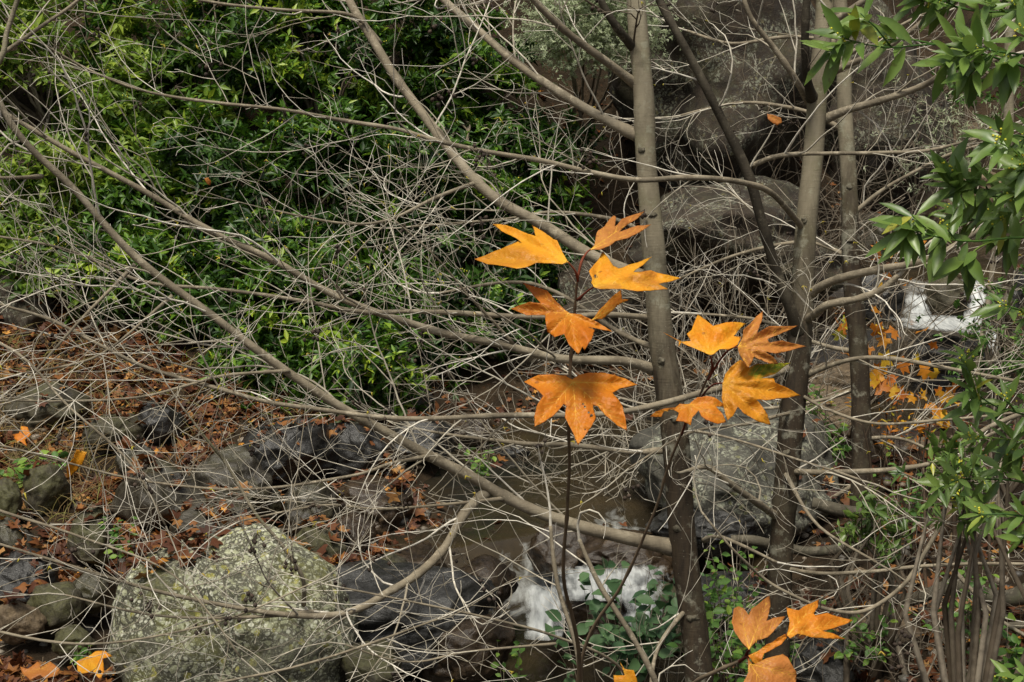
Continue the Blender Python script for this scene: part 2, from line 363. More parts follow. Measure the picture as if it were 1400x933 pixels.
def rockpx(px, py, w, h, t, mat, label, **kw):
    """rock centred on pixel with half-size w,h pixels at axial distance t"""
    s = t / F; return rock(at(px, py, t), w * s, w * s * kw.pop('dep', .85), h * s * 1.08, M[mat], label, **kw)

rockpx(315, 885, 178, 148, 6.95, 'rock_lichen', 'huge pale boulder crusted with round grey and yellow lichen spots, lower left', cat='boulder', name='boulder', seed=5.1, group=None, sub=6, rough=.14, facet=.3, dep=.75, rotz=0)
rocks = [
 (545, 835, 125, 58, 7.3, 'rock_wet', 'smooth dark blue grey slab sloping into the stream right of the lichen boulder'),
 (630, 885, 70, 40, 7.2, 'rock_brown', 'brown wet rock at the foot of the smooth dark slab'),
 (512, 915, 42, 32, 6.8, 'rock_moss', 'round brown mossy stone at the bottom edge beside the lichen boulder'),
 (655, 800, 55, 34, 7.8, 'rock_brown', 'dark brown wet boulder covered in stuck leaves left of the white cascade'),
 (560, 772, 55, 28, 8.2, 'rock_brown', 'brown stone with rusty leaves above the smooth dark slab'),
 (520, 790, 40, 25, 7.9, 'rock_moss', 'small olive stone wedged above the smooth dark slab'),
 (215, 680, 55, 42, 8.6, 'rock_grey', 'angular grey boulder just above the lichen boulder'),
 (312, 668, 62, 42, 8.8, 'rock_grey', 'wide grey boulder with flat top behind the lichen boulder'),
 (388, 622, 68, 46, 9.4, 'rock_wet', 'large dark boulder in shade under the green bay shrubs'),
 (300, 735, 72, 45, 8.0, 'rock_grey', 'rounded grey boulder touching the back of the lichen boulder'),
 (188, 640, 30, 26, 9.0, 'rock_grey', 'small pale grey stone above the angular grey boulder'),
 (155, 592, 40, 28, 9.7, 'rock_moss', 'olive stone lying in the leaf litter of the left bank'),
 (218, 582, 36, 26, 9.9, 'rock_wet', 'dark stone beside the olive stone on the left bank'),
 (62, 558, 48, 30, 9.9, 'rock_moss', 'flat moss coloured rock in dry grass at the left edge'),
 (62, 672, 34, 32, 8.6, 'rock_moss', 'olive grey rock on the left bank below the dry grass'),
 (8, 690, 24, 28, 8.3, 'rock_moss', 'olive rock cut by the left edge of the view'),
 (14, 738, 30, 26, 7.9, 'rock_grey', 'grey rock at the left edge beneath the olive rock'),
 (32, 790, 48, 32, 7.5, 'rock_wet', 'dark broad rock at the left edge in the leaf litter'),
 (124, 738, 34, 34, 8.0, 'rock_moss', 'upright olive rock left of the lichen boulder'),
 (75, 832, 36, 34, 7.2, 'rock_moss', 'round brown rock left of the lichen boulder near the bottom'),
 (122, 812, 34, 24, 7.4, 'rock_grey', 'pale flat stone tucked against the left side of the lichen boulder'),
 (22, 850, 30, 24, 7.0, 'rock_tan', 'tan stone at the lower left edge'),
 (100, 880, 28, 20, 6.9, 'rock_moss', 'small olive stone above the big fallen orange leaf'),
 (436, 790, 24, 26, 8.1, 'rock_tan', 'small pale orange stone right of the lichen boulder top'),
 (410, 800, 40, 20, 7.8, 'rock_tan', 'low orange tan stone against the right shoulder of the lichen boulder'),
 (425, 700, 44, 34, 8.7, 'rock_grey', 'brown grey boulder in the middle of the left rock pile'),
 (432, 748, 40, 30, 8.3, 'rock_moss', 'mossy stone below the brown grey boulder of the rock pile'),
 (480, 735, 34, 24, 8.6, 'rock_brown', 'dark stone at the right end of the left rock pile'),
 (365, 690, 26, 22, 8.8, 'rock_grey', 'small grey stone squeezed between two grey boulders'),
 (515, 690, 55, 34, 9.0, 'rock_brown', 'brown wet rock on the left shore of the pool'),
 (480, 620, 48, 34, 9.6, 'rock_wet', 'black wet rock beneath the lowest bay leaves'),
 (575, 605, 46, 28, 10.0, 'rock_wet', 'dark flat rock on the far shore of the pool'),
 (640, 590, 36, 22, 10.6, 'rock_brown', 'low brown rock among red leaves on the far shore'),
 (560, 545, 36, 30, 10.9, 'rock_wet', 'dark rock in the hollow under the bay shrubs'),
 (30, 425, 55, 42, 11.2, 'cliff', 'dark slanting rock slab at the left edge under the bay shrubs'),
 (120, 400, 45, 34, 11.6, 'cliff', 'dark rock half hidden in the hollow of the left bank'),
 (1005, 640, 150, 82, 9.0, 'rock_lichen2', 'wide grey boulder with pale lichen dots between the two alder trunks'),
 (965, 720, 80, 30, 8.4, 'rock_wet', 'dark wet ledge below the wide lichen dotted boulder'),
 (870, 760, 75, 26, 8.35, 'rock_brown', 'brown wet ledge at the head of the white cascade'),
 (815, 845, 58, 40, 7.75, 'rock_brown', 'brown rock splitting the white cascade'),
 (905, 845, 60, 42, 7.8, 'rock_moss', 'olive rock right of the white cascade behind the alder trunk'),
 (770, 750, 50, 30, 8.5, 'rock_brown', 'submerged brown rock at the pool outlet'),
 (1000, 820, 60, 34, 7.6, 'rock_wet', 'dark rock between the alder trunks near the bottom'),
 (1120, 905, 70, 42, 6.9, 'rock_wet', 'dark blue grey stone behind the lowest orange leaves'),
 (1205, 880, 55, 40, 7.2, 'rock_tan', 'ochre rock face among brown stems at the lower right'),
 (1230, 690, 60, 34, 9.4, 'rock_brown', 'reddish brown rock behind the small bay shrub'),
 (1130, 565, 66, 30, 10.6, 'rock_tan', 'flat tan rock on the stream between the trunks'),
 (1210, 600, 50, 26, 10.2, 'rock_brown', 'brown rock in the stream bend'),
 (1268, 622, 34, 20, 9.9, 'rock_tan', 'bright tan stone at the stream bend'),
 (1150, 520, 55, 26, 11.8, 'rock_tan', 'low tan ledge upstream behind the second alder'),
 (1292, 408, 33, 27, 12.9, 'rock_moss', 'round olive grey boulder splitting the upper waterfall'),
 (1300, 484, 52, 24, 11.9, 'rock_wet', 'smooth black rock under the white line of the upper waterfall'),
 (1200, 415, 30, 36, 13.0, 'rock_wet', 'black wet rock left of the upper waterfall'),
 (1380, 425, 28, 48, 13.0, 'rock_wet', 'black wet rock right of the upper waterfall'),
 (1372, 366, 34, 18, 14.4, 'rock_brown', 'brown rock above the upper waterfall'),
 (1236, 372, 40, 22, 14.6, 'rock_brown', 'dark stone behind the lip of the upper waterfall'),
 (1265, 282, 40, 26, 15.8, 'rock_tan', 'pale tan boulder on the hillside above the waterfall'),
 (1310, 205, 40, 32, 17.0, 'rock_tan', 'reddish tan boulder high on the hillside behind the bay leaves'),
 (1345, 260, 34, 26, 16.4, 'rock_tan', 'tan stone just right of the pale hillside boulder'),
 (1200, 330, 55, 34, 14.8, 'rock_grey', 'grey brown rock behind the third alder trunk'),
 (1375, 512, 36, 22, 11.8, 'rock_grey', 'grey stone at the right bank below the waterfall'),
 (700, 620, 24, 12, 10.4, 'rock_wet', 'little dark stone poking out of the pool'),
 (1165, 740, 40, 26, 8.6, 'rock_brown', 'brown stone behind the dark fallen log'),
 (1330, 740, 60, 60, 8.4, 'rock_tan', 'ochre rock wall behind the brown stems at the right'),
]
for (px, py, w, h, t, mat, lab) in rocks: rockpx(px, py, w * 1.14, h * 1.14, t, mat, lab, sub=6 if w > 60 else 5)
for (px, py, w, h, t, lab) in [
 (985, 130, 175, 150, 14.2, 'tall dark cliff face speckled with pale lichen behind the two alders'),
 (1000, 330, 185, 75, 12.8, 'brown overhanging rock ledge above the stream between the alders'),
 (820, 60, 130, 120, 15.2, 'pale green grey lichen covered cliff top left of the first alder'),
 (1180, 170, 110, 150, 15.6, 'dark fissured rock wall behind the third alder trunk'),
 (860, 420, 110, 60, 12.4, 'dark low rock bank behind the orange leaves'),
 (700, 470, 90, 50, 12.3, 'shadowed rock bank at the right foot of the bay shrubs')]:
    rockpx(px, py, w, h, t, 'cliff', lab, cat='rock outcrop', name='rock_outcrop', sub=6, group='rock outcrops behind the stream', rough=.35)

# gravel
b = MB(); ico = bmesh.new(); bmesh.ops.create_icosphere(ico, subdivisions=1, radius=1); IV = [v.co.copy() for v in ico.verts]; IF = [tuple(v.index for v in f.verts) for f in ico.faces]; ico.free()
for i in range(900):
    p = hit(rng.uniform(-20, 1420), rng.uniform(560, 960)); 
    if p.y > 14: continue
    s = rng.uniform(.015, .05); z = g(p.x, p.y)
    b.add([Vector((p.x + v.x * s * rng.uniform(.8, 1.2), p.y + v.y * s, z + v.z * s * .7)) for v in IV], IF, rng.random())
kk = NT('pebble'); cc = kk.ramp(kk.attr(), [(0, (.05, .045, .04)), (.5, (.13, .12, .1)), (.85, (.22, .16, .1)), (1, (.3, .27, .22))]); M['pebble'] = kk.fin(kk.bsdf(cc, .5, .4))
tag(b.build('gravel', M['pebble']), 'small grey and brown pebbles scattered over the stream banks', 'gravel', kind='stuff')

# ------------------------------------------------------------------ leaves: scattered litter (batch numpy)
def star2d():
    pts = []
    for i, a in enumerate((-90, -62, -25, -2, 35, 62, 90, 118, 145, 182, 205, 242)):
        r = (.25, .75, .98, .5, 1.0, .55, 1.1, .55, 1.0, .5, .95, .75)[i] if i else .3
        pts.append((r * math.cos(R(a)), r * math.sin(R(a))))
    return np.array(pts)
ST = star2d()
def rand_frames(N, nrm, spread):
    n = nrm + nr.normal(0, spread, (N, 3)); n /= np.linalg.norm(n, axis=1)[:, None]
    a = nr.normal(0, 1, (N, 3)); u = np.cross(n, a); u /= np.linalg.norm(u, axis=1)[:, None]
    return u, np.cross(n, u), n
def star_leaves(P, size, spread=.45, nrm=(0, 0, 1), curl=.25):
    N = len(P); u, w, n = rand_frames(N, np.array(nrm, float), spread)
    k = len(ST); V = np.empty((N, k + 1, 3)); V[:, 0] = P + n * (size * .05)[:, None]
    cl = nr.uniform(-curl, curl, N)
    for i in range(k):
        x, y = ST[i]; r2 = x * x + y * y
        V[:, i + 1] = P + size[:, None] * .5 * (u * x + w * y) + n * (size * (cl * r2 + nr.uniform(-.05, .12, N)))[:, None]
    base = (np.arange(N) * (k + 1))[:, None, None]
    tri = np.array([[0, i + 1, (i + 1) % k + 1] for i in range(k)])[None]
    return V.reshape(-1, 3), (base + tri).reshape(-1, 3), np.repeat(nr.random(N), k + 1)
from mathutils.bvhtree import BVHTree
rv, rf_ = [], []
for o in list(COL.objects):
    if o.type == 'MESH' and o.name.split('.')[0] in ('rock', 'boulder'):
        n0 = len(rv); rv += [v.co + o.location for v in o.data.vertices]; rf_ += [tuple(n0 + i for i in f.vertices) for f in o.data.polygons]
RT = BVHTree.FromPolygons(rv, rf_)
pts = []; sz = []
def inw(x, y, z): return float(wlev(np.array(x), np.array(y))) > z + .01
while len(pts) < 11000:
    if rng.random() < .62: px, py = rng.uniform(-40, 560), rng.uniform(400, 960)
    else: px, py = rng.uniform(480, 1440), rng.uniform(130, 960)
    p = hit(px, py)
    if p.y > 24: continue
    x = p.x + rng.gauss(0, .04); y = p.y + rng.gauss(0, .04); z = g(x, y)
    if inw(x, y, z) and rng.random() < .97: continue
    if noise.noise(Vector((x * 1.6, y * 1.6, 0))) < -.18: continue
    if inw(x, y, z): z = float(wlev(np.array(x), np.array(y)))
    if p.y > 13 and rng.random() < .6: continue
    h_ = RT.ray_cast(Vector((x, y, z + .9)), Vector((0, 0, -1)), .9)
    if h_[0] is not None:
        if h_[1].z < .55 or rng.random() < .72: continue
        z = h_[0].z + .004
    pts.append((x, y, z + rng.uniform(.003, .03))); sz.append(rng.choice((rng.uniform(.03, .07), rng.uniform(.05, .13))))
V, Fc, rn = star_leaves(np.array(pts), np.array(sz))
LB = MB()
for i in range(700):
    p = hit(rng.uniform(-40, 1440), rng.uniform(430, 960)); d = Vector((rng.gauss(0, 1), rng.gauss(0, 1), rng.gauss(0, .12))).normalized() * rng.uniform(.08, .35)
    if p.y > 14 or inw(p.x, p.y, p.z): continue
    LB.tube([p + Vector((0, 0, .01)), p + d * .5 + Vector((rng.gauss(0, .02), 0, .03)), p + d + Vector((0, 0, .02))], [.004, .003, .0015], 4)
tag(LB.build('fallen_twigs', M['twig_brown']), 'loose brown twigs lying among the fallen leaves', 'fallen twigs', kind='stuff')
tag(mesh_np('leaf_litter', V, Fc, M['litter'], rnd=rn), 'rust brown carpet of fallen lobed leaves covering the banks', 'leaf litter', kind='stuff')

# dry grass
b = MB()
for i in range(1500):
    px, py = (rng.uniform(-20, 150), rng.uniform(470, 720)) if i < 1000 else (rng.uniform(150, 520), rng.uniform(480, 650))
    p = hit(px, py); L = rng.uniform(.1, .32); d = Vector((rng.gauss(0, .6), rng.gauss(0, .6), 1)).normalized(); q = [p.copy()]
    for j in range(4): q.append(q[-1] + d * L / 4); d = (d + Vector((d.x * .3, d.y * .3, -.25))).normalized()
    b.tube(q, [.0035, .003, .0025, .0018, .0006], 3, cap=False)
tag(b.build('dry_grass', M['drygrass']), 'thin straw coloured grass on the left bank', 'grass', kind='stuff')

# ------------------------------------------------------------------ foliage batches
def lance(P, D, Nn, L, W, fine=False):
    """lanceolate leaves: base P, direction D, normal Nn"""
    N = len(P); S = np.cross(D, Nn); S /= np.linalg.norm(S, axis=1)[:, None] + 1e-9; Nn = np.cross(S, D)
    L = L[:, None]; W = W[:, None]
    if not fine:
        V = np.stack([P, P + D * L * .45 + S * W + Nn * W * .5, P + D * L + Nn * L * -.12, P + D * L * .45 - S * W + Nn * W * .5], 1)
        tri = np.array([[0, 1, 2], [0, 2, 3]])
    else:
        st = [(.22, .72), (.45, 1.0), (.72, .74)]; rows = [P]
        bend = nr.uniform(-.22, .08, (N, 1))
        for s, w in st:
            c = P + D * L * s + Nn * L * bend * s * s
            wav = nr.uniform(-.1, .25, (N, 1))
            rows += [c + S * W * w + Nn * W * (.35 + wav), c, c - S * W * w + Nn * W * (.35 - wav * .5)]
        rows.append(P + D * L + Nn * L * bend)
        V = np.stack(rows, 1)
        q = [[0, 1, 2], [0, 2, 3]]
        for r in (1, 4): q += [[r, r + 3, r + 4], [r, r + 4, r + 1], [r + 1, r + 4, r + 5], [r + 1, r + 5, r + 2]]
        q += [[7, 10, 8], [8, 10, 9]]; tri = np.array(q)
    k = V.shape[1]; base = (np.arange(N) * k)[:, None, None]
    return V.reshape(-1, 3), (base + tri[None]).reshape(-1, 3), k
def norm(a): return a / (np.linalg.norm(a, axis=-1, keepdims=True) + 1e-9)
def shrub(cx, cz_top, t, rx, ry, rz, nshoot, mat, label, leaf=.115, per=7, clumps=40, name='bay_shrub', cat='shrub', group='green bay shrubs on the far bank', flowers=.12, wfac=.165, shell=.45, spread=.13, bright=0):
    c = at(cx, cz_top, t)
    by = c.y + (1.3 if name == 'lichen_shrub' else 0); gz = g(c.x, by) 
    root = empty(name, (c.x, by, gz), label, cat, group)
    d = norm(nr.normal(0, 1, (clumps, 3))); r = nr.random(clumps) ** shell
    C = np.array(c) + d * r[:, None] * np.array([rx, ry, rz])
    ci = nr.integers(0, clumps, nshoot); sc = nr.uniform(.6, 1.4, clumps)[ci][:, None]
    T = C[ci] + nr.normal(0, 1, (nshoot, 3)) * spread * sc * np.array([1.2, 1, .8])
    ax = norm(norm(T - np.array(c)) * .6 + nr.normal(0, .45, (nshoot, 3)) + np.array([0, -.15, .55]))
    # whorls
    Pn = np.repeat(T, per, 0); An = np.repeat(ax, per, 0)
    a = nr.normal(0, 1, (len(Pn), 3)); perp = norm(a - (a * An).sum(1)[:, None] * An)
    D = norm(An * nr.uniform(.05, 1.1, len(Pn))[:, None] + perp + np.array([0, 0, -.15])); Nn = norm(An + nr.normal(0, .25, An.shape) + np.array([0, 0, .3]))
    Pn = Pn - An * nr.uniform(0, .05, len(Pn))[:, None]
    L = leaf * np.repeat(nr.uniform(.65, 1.15, nshoot), per) * nr.uniform(.6, 1.15, len(Pn)); V, Fc, k = lance(Pn, D, Nn, L, L * wfac * nr.uniform(.8, 1.25, len(Pn)))
    cr = np.repeat(np.clip(nr.normal(.4 + bright, .2, clumps)[ci] , 0, 1), per)
    rn = np.repeat(np.clip(cr + nr.normal(0, .16, len(Pn)), 0, 1), k)
    mesh_np('foliage', V, Fc, mat, root, rn, origin=tuple(c))
    # stems
    b = MB(); base = Vector((c.x, by, gz - .05))
    for i in range(min(clumps, 8 if name == 'lichen_shrub' else 26)):
        e = Vector(C[i]); m_ = base.lerp(e, .5) + Vector((rng.gauss(0, .1), rng.gauss(0, .1), .12)); m0 = base + Vector((rng.gauss(0, .12), rng.gauss(0, .12), 0))
        b.tube([m0, base.lerp(m_, .6), m_, m_.lerp(e, .6), e], [.018, .014, .011, .007, .003], 5)
    for i in range(0, nshoot, max(1, nshoot // 260)):
        e = Vector(T[i]); s_ = Vector(C[ci[i]]); b.tube([s_, s_.lerp(e, .5) + Vector((0, 0, -.02)), e], [.004, .003, .002], 3)
    b.build('stem', M['twig_brown'], root, origin=base)
    if flowers:
        sel = np.where(nr.random(nshoot) < flowers)[0]; P = np.repeat(T[sel] + ax[sel] * .02, 5, 0) + nr.normal(0, .011, (len(sel) * 5, 3))
        V, Fc, k = lance(P, norm(nr.normal(0, 1, P.shape)), norm(nr.normal(0, 1, P.shape)), np.full(len(P), .013), np.full(len(P), .005))
        tag(mesh_np('flower', V, Fc, M['flower'], root, nr.random(len(V)), origin=tuple(c)), kind='stuff')
    return root
BS = [ # px,py,t,rx,ry,rz,n,label
 (60, 90, 12.6, 1.0, .7, .75, 1100, 'bay_pale', 'pale green leafy shrub in the upper left corner', .25),
 (110, 270, 11.9, .85, .6, .75, 1300, 'bay_pale', 'light yellow green shrub at the left edge above the rusty bank', .15),
 (270, 60, 12.9, .95, .7, .8, 1300, 'bay', 'dark green bay shrub at the top, second from the left corner', .05),
 (440, 70, 13.0, .9, .7, .85, 1400, 'bay', 'dense bay shrub at the top behind the steep leaning limb', .05),
 (610, 70, 13.4, .85, .7, .8, 1300, 'bay', 'bay shrub at the top reaching toward the pale lichen cliff', 0),
 (260, 270, 12.0, .8, .6, .8, 1300, 'bay', 'bay shrub in the left middle behind the crossing limbs', .05),
 (430, 270, 12.0, .8, .6, .8, 1400, 'bay', 'deep green bay shrub in the centre of the thicket', 0),
 (590, 290, 12.3, .75, .6, .8, 1200, 'bay', 'shaded bay shrub left of the top orange leaves', -.1),
 (320, 420, 11.3, .65, .5, .55, 1000, 'bay', 'low bay shrub overhanging the dark rocks', .1),
 (450, 460, 11.1, .65, .5, .5, 1050, 'bay', 'lowest bay shrub hanging over the grey boulders', .1),
 (580, 450, 11.7, .6, .5, .5, 800, 'bay', 'bay shrub low beside the shadowed rock bank', 0),
 (710, 230, 13.2, .7, .5, .6, 650, 'bay', 'sparse bay shrub between the leaning limb and the first alder', -.05),
 (720, 370, 12.8, .6, .5, .5, 600, 'bay', 'small bay shrub behind the upper orange leaf cluster', -.05),
 (30, 350, 11.4, .6, .5, .4, 700, 'bay_pale', 'light green shrub hanging over the rusty bank at the left edge', .05),
 (165, 375, 11.3, .55, .45, .36, 620, 'bay', 'small bay shrub above the dark hollow in the left bank', .1),
 (400, 380, 11.5, .6, .5, .45, 800, 'bay', 'dense bay shrub filling the middle above the dark rocks', .05),
 (660, 420, 12.0, .45, .4, .35, 450, 'bay', 'small shaded bay shrub left of the middle orange leaves', -.05),
 (360, 510, 10.8, .42, .35, .28, 420, 'bay', 'low bay spray touching the large dark boulder', .1),
 (500, 515, 10.7, .45, .35, .3, 420, 'bay', 'last bay spray dipping toward the dark rocks by the pool', .12),
 (200, 170, 12.5, .7, .5, .6, 700, 'bay_pale', 'loose green shrub filling the gap below the pale corner shrub', .05),
]
for (px, py, t, rx, ry, rz, n, mt, lab, br) in BS:
    shrub(px, py, t, rx, ry, rz, int(n * 1.25), M[mt], lab, bright=br, clumps=50, spread=.085)
shrub(808, 20, 12.6, .58, .35, .52, 4200, M['pale_foliage'], 'pale grey green lichen hung shrub at the top left of the first alder', .035, 9, 60, 'lichen_shrub', group=None, flowers=0, wfac=.22, bright=.1)
shrub(600, 240, 12.6, .45, .2, .2, 600, M['pale_foliage'], 'pale lichen draped twigs in front of the bay shrubs beside the leaning limb', .035, 5, 26, 'lichen_shrub', group=None, flowers=0, wfac=.16)
shrub(1290, 200, 13.5, .6, .4, .5, 260, M['pale_foliage'], 'thin shrub draped with grey lichen below the upper bay leaves', .06, 5, 26, 'lichen_shrub', group=None, flowers=0, wfac=.1)
shrub(1200, 715, 6.6, .2, .16, .15, 50, M['bay_near'], 'small green bay sapling behind the second alder trunk', .075, 7, 14, 'bay_sapling', group=None, flowers=0, wfac=.17, spread=.05)
shrub(1345, 640, 5.2, .2, .2, .17, 45, M['bay_near'], 'bushy bay sapling at the right edge beneath the near bay sprays', .085, 7, 14, 'bay_sapling', group=None, flowers=.1, wfac=.14, spread=.06)
shrub(1385, 470, 8.0, .22, .3, .35, 130, M['herb'], 'fresh green climbing plant around the slim trunk at the right edge', .05, 6, 14, 'climbing_plant', cat='plant', group=None, flowers=0, wfac=.3)
shrub(1330, 120, 16.6, .9, .4, .3, 160, M['herb'], 'patch of bright herb on the hillside behind the upper bay leaves', .07, 5, 16, 'herb', cat='plant', group=None, flowers=0, wfac=.3)

def herb(px, py, t, r, n, mat, label, leaf=.06, h=.25, wf=.32, sitting=True, name='herb'):
    p = at(px, py, t); gz = g(p.x, p.y); z0 = min(gz, p.z - h * .3) if sitting else p.z - h * .5
    root = empty(name, (p.x, p.y, z0), label, 'plant'); b = MB(); PP = []; DD = []
    for i in range(n):
        a = rng.uniform(0, 6.28); e = p + Vector((rng.gauss(0, r * .5), rng.gauss(0, r * .5), rng.uniform(-h * .5, h * .5)))
        s = Vector((p.x + rng.gauss(0, r * .25), p.y + rng.gauss(0, r * .25), z0)); m_ = s.lerp(e, .55) + Vector((0, 0, .03))
        b.tube([s, m_, e], [.0028, .002, .0012], 3)
        for j in range(7): 
            q = m_.lerp(e, j / 6); PP.append(q); DD.append((rng.gauss(0, 1), rng.gauss(0, 1) - .3, rng.gauss(0, .4)))
    b.build('stem', M['twig_brown'], root, origin=(p.x, p.y, z0))
    PP = np.array(PP); DD = norm(np.array(DD)); L = leaf * nr.uniform(.6, 1.2, len(PP))
    V, Fc, k = lance(PP, DD, norm(nr.normal(0, .4, PP.shape) + np.array([0, -.4, 1])), L, L * wf, True)
    mesh_np('foliage', V, Fc, mat, root, np.repeat(nr.random(len(PP)), k), origin=tuple(p))
    return root
for a in [
 (850, 840, 6.9, .28, 26, 'ivy', 'glossy dark ivy clump hanging over the white cascade', .085, .42),
 (905, 800, 7.0, .16, 10, 'ivy', 'few ivy leaves above the cascade beside the first alder', .08, .15),
 (1010, 780, 6.8, .25, 22, 'herb', 'light green creeper between the alder trunks near the bottom', .05, .3),
 (1000, 860, 6.4, .22, 22, 'herb', 'green creeper just left of the lowest orange leaves', .055, .3),
 (160, 712, 7.6, .09, 5, 'herb', 'small bright green seedling on the rocks above the lichen boulder', .045, .08),
 (108, 886, 6.7, .06, 4, 'herb', 'tiny green seedling beside the fallen orange leaf', .04, .06),
 (1110, 560, 9.4, .16, 16, 'herb', 'leafy green stem right of the second alder', .055, .35),
 (1130, 600, 9.2, .2, 14, 'herb', 'low green leaves on the shore behind the second alder', .06, .2),
 (700, 900, 6.6, .12, 6, 'herb', 'little green plant by the water at the bottom', .045, .14),
 (655, 625, 9.6, .16, 10, 'herb', 'green tuft on the far pool shore', .05, .16),
 (40, 640, 8.8, .2, 16, 'herb', 'green grassy tuft at the left edge beside the orange leaf', .07, .18),
 (1070, 880, 6.5, .1, 6, 'herb', 'sprig of green leaves behind the lowest orange leaf', .05, .12),
 (1385, 880, 5.6, .2, 18, 'herb', 'green stems in the lower right corner', .06, .3),
 (1330, 800, 6.4, .22, 16, 'herb', 'loose green sprigs among the dark stems at the lower right', .05, .35),
 (1180, 850, 6.6, .2, 12, 'herb', 'small green sprigs right of the lowest orange leaves', .045, .25),
 (1240, 650, 7.8, .2, 16, 'herb', 'small leaved green sprout above the bay sapling', .045, .2)]:
    herb(*a[:5], M[a[5]], a[6], a[7], a[8])

# ------------------------------------------------------------------ trees
def cr(pts, k=6):
    """catmull-rom through list of (Vector, radius)"""
    out = []; n = len(pts)
    for i in range(n - 1):
        p0, p1, p2, p3 = pts[max(i - 1, 0)], pts[i], pts[i + 1], pts[min(i + 2, n - 1)]
        for j in range(k):
            s = j / k; s2, s3 = s * s, s * s * s
            q = (p1[0] * 2 + (p2[0] - p0[0]) * s + (p0[0] * 2 - p1[0] * 5 + p2[0] * 4 - p3[0]) * s2 + (-p0[0] + p1[0] * 3 - p2[0] * 3 + p3[0]) * s3) * .5
            out.append((q, p1[1] * (1 - s) + p2[1] * s))
    out.append(pts[-1]); return out
def wobble(path, amp, fr, seed):
    return [(p + Vector((noise.noise(p * fr + Vector((seed, 0, 0))), noise.noise(p * fr + Vector((0, seed, 0))), noise.noise(p * fr + Vector((0, 0, seed))))) * amp, r) for p, r in path]
def knobby(path, seed, amt=.1):
    return [(p, r * (1 + amt * noise.noise(Vector((p.x * 7, p.z * 7, seed))) + (amt * 1.6 if rng.random() < .07 else 0))) for p, r in path]
STAT = {'tw': 0}
NCONE = {}
def twig(mb, p, d, L, r, lvl, bend, cones=None, buds=None, droop=0.):
    """kinky, curving twig with alternate side twigs"""
    STAT['tw'] += 1
    n = max(4, int(L / .055)); st = L / n; q = [p.copy()]; rd = [r]; side = rng.choice((-1, 1))
    ax = Vector((rng.gauss(0, 1), rng.gauss(0, 1), rng.gauss(0, 1))).normalized()
    cur = rng.gauss(0, bend * 1.1) / n; dd = d.copy()
    for i in range(n):
        dd = Matrix.Rotation(cur + rng.gauss(0, .07) + side * (.07 if i % 2 else -.07) + (rng.gauss(0, .3) if rng.random() < .1 else 0), 3, ax) @ dd
        dd = (dd + Vector((rng.gauss(0, .055), rng.gauss(0, .055), rng.gauss(0, .055) + (.07 - droop) * (i / n)))).normalized()
        q.append(q[-1] + dd * st); rd.append(max(r * (1 - .75 * (i + 1) / n), .00105))
        if lvl > 0 and i >= 1 and rng.random() < (.38 if lvl > 1 else .29):
            side2 = Matrix.Rotation(rng.choice((-1, 1)) * rng.uniform(.4, .85), 3, Vector((rng.gauss(0, .5), 1, rng.gauss(0, .5))).normalized()) @ dd
            twig(mb, q[-1], side2.normalized(), L * rng.uniform(.3, .7) * (1 - .4 * i / n), max(rd[-1] * .72, .0012), lvl - 1, bend, cones, buds, droop)
    mb.tube(q, rd, 4 if r > .003 else 3, cap=False)
    if buds is not None and rng.random() < .10 and lvl == 0:
        e = q[-1]
        for _ in range(3): buds.tube([e, e + Vector((rng.gauss(0, .007), rng.gauss(0, .007), rng.gauss(0, .007) - .006))], [.0025, .0015], 4)
    if cones is not None and rng.random() < .035:
        e = q[-1]; cl_ = MB(); cones.append((e, cl_)); cones_ = cl_
        for _ in range(rng.randint(3, 6)):
            f = e + Vector((rng.gauss(0, .02), rng.gauss(0, .02), rng.gauss(0, .02) - .02)); cl_.tube([e, f], [.001, .001], 3)
            cl_.tube([f, f + Vector((0, 0, -.004)), f + Vector((rng.gauss(0, .003), 0, -.010)), f + Vector((0, 0, -.016))], [.003, .0075, .0075, .002], 6)
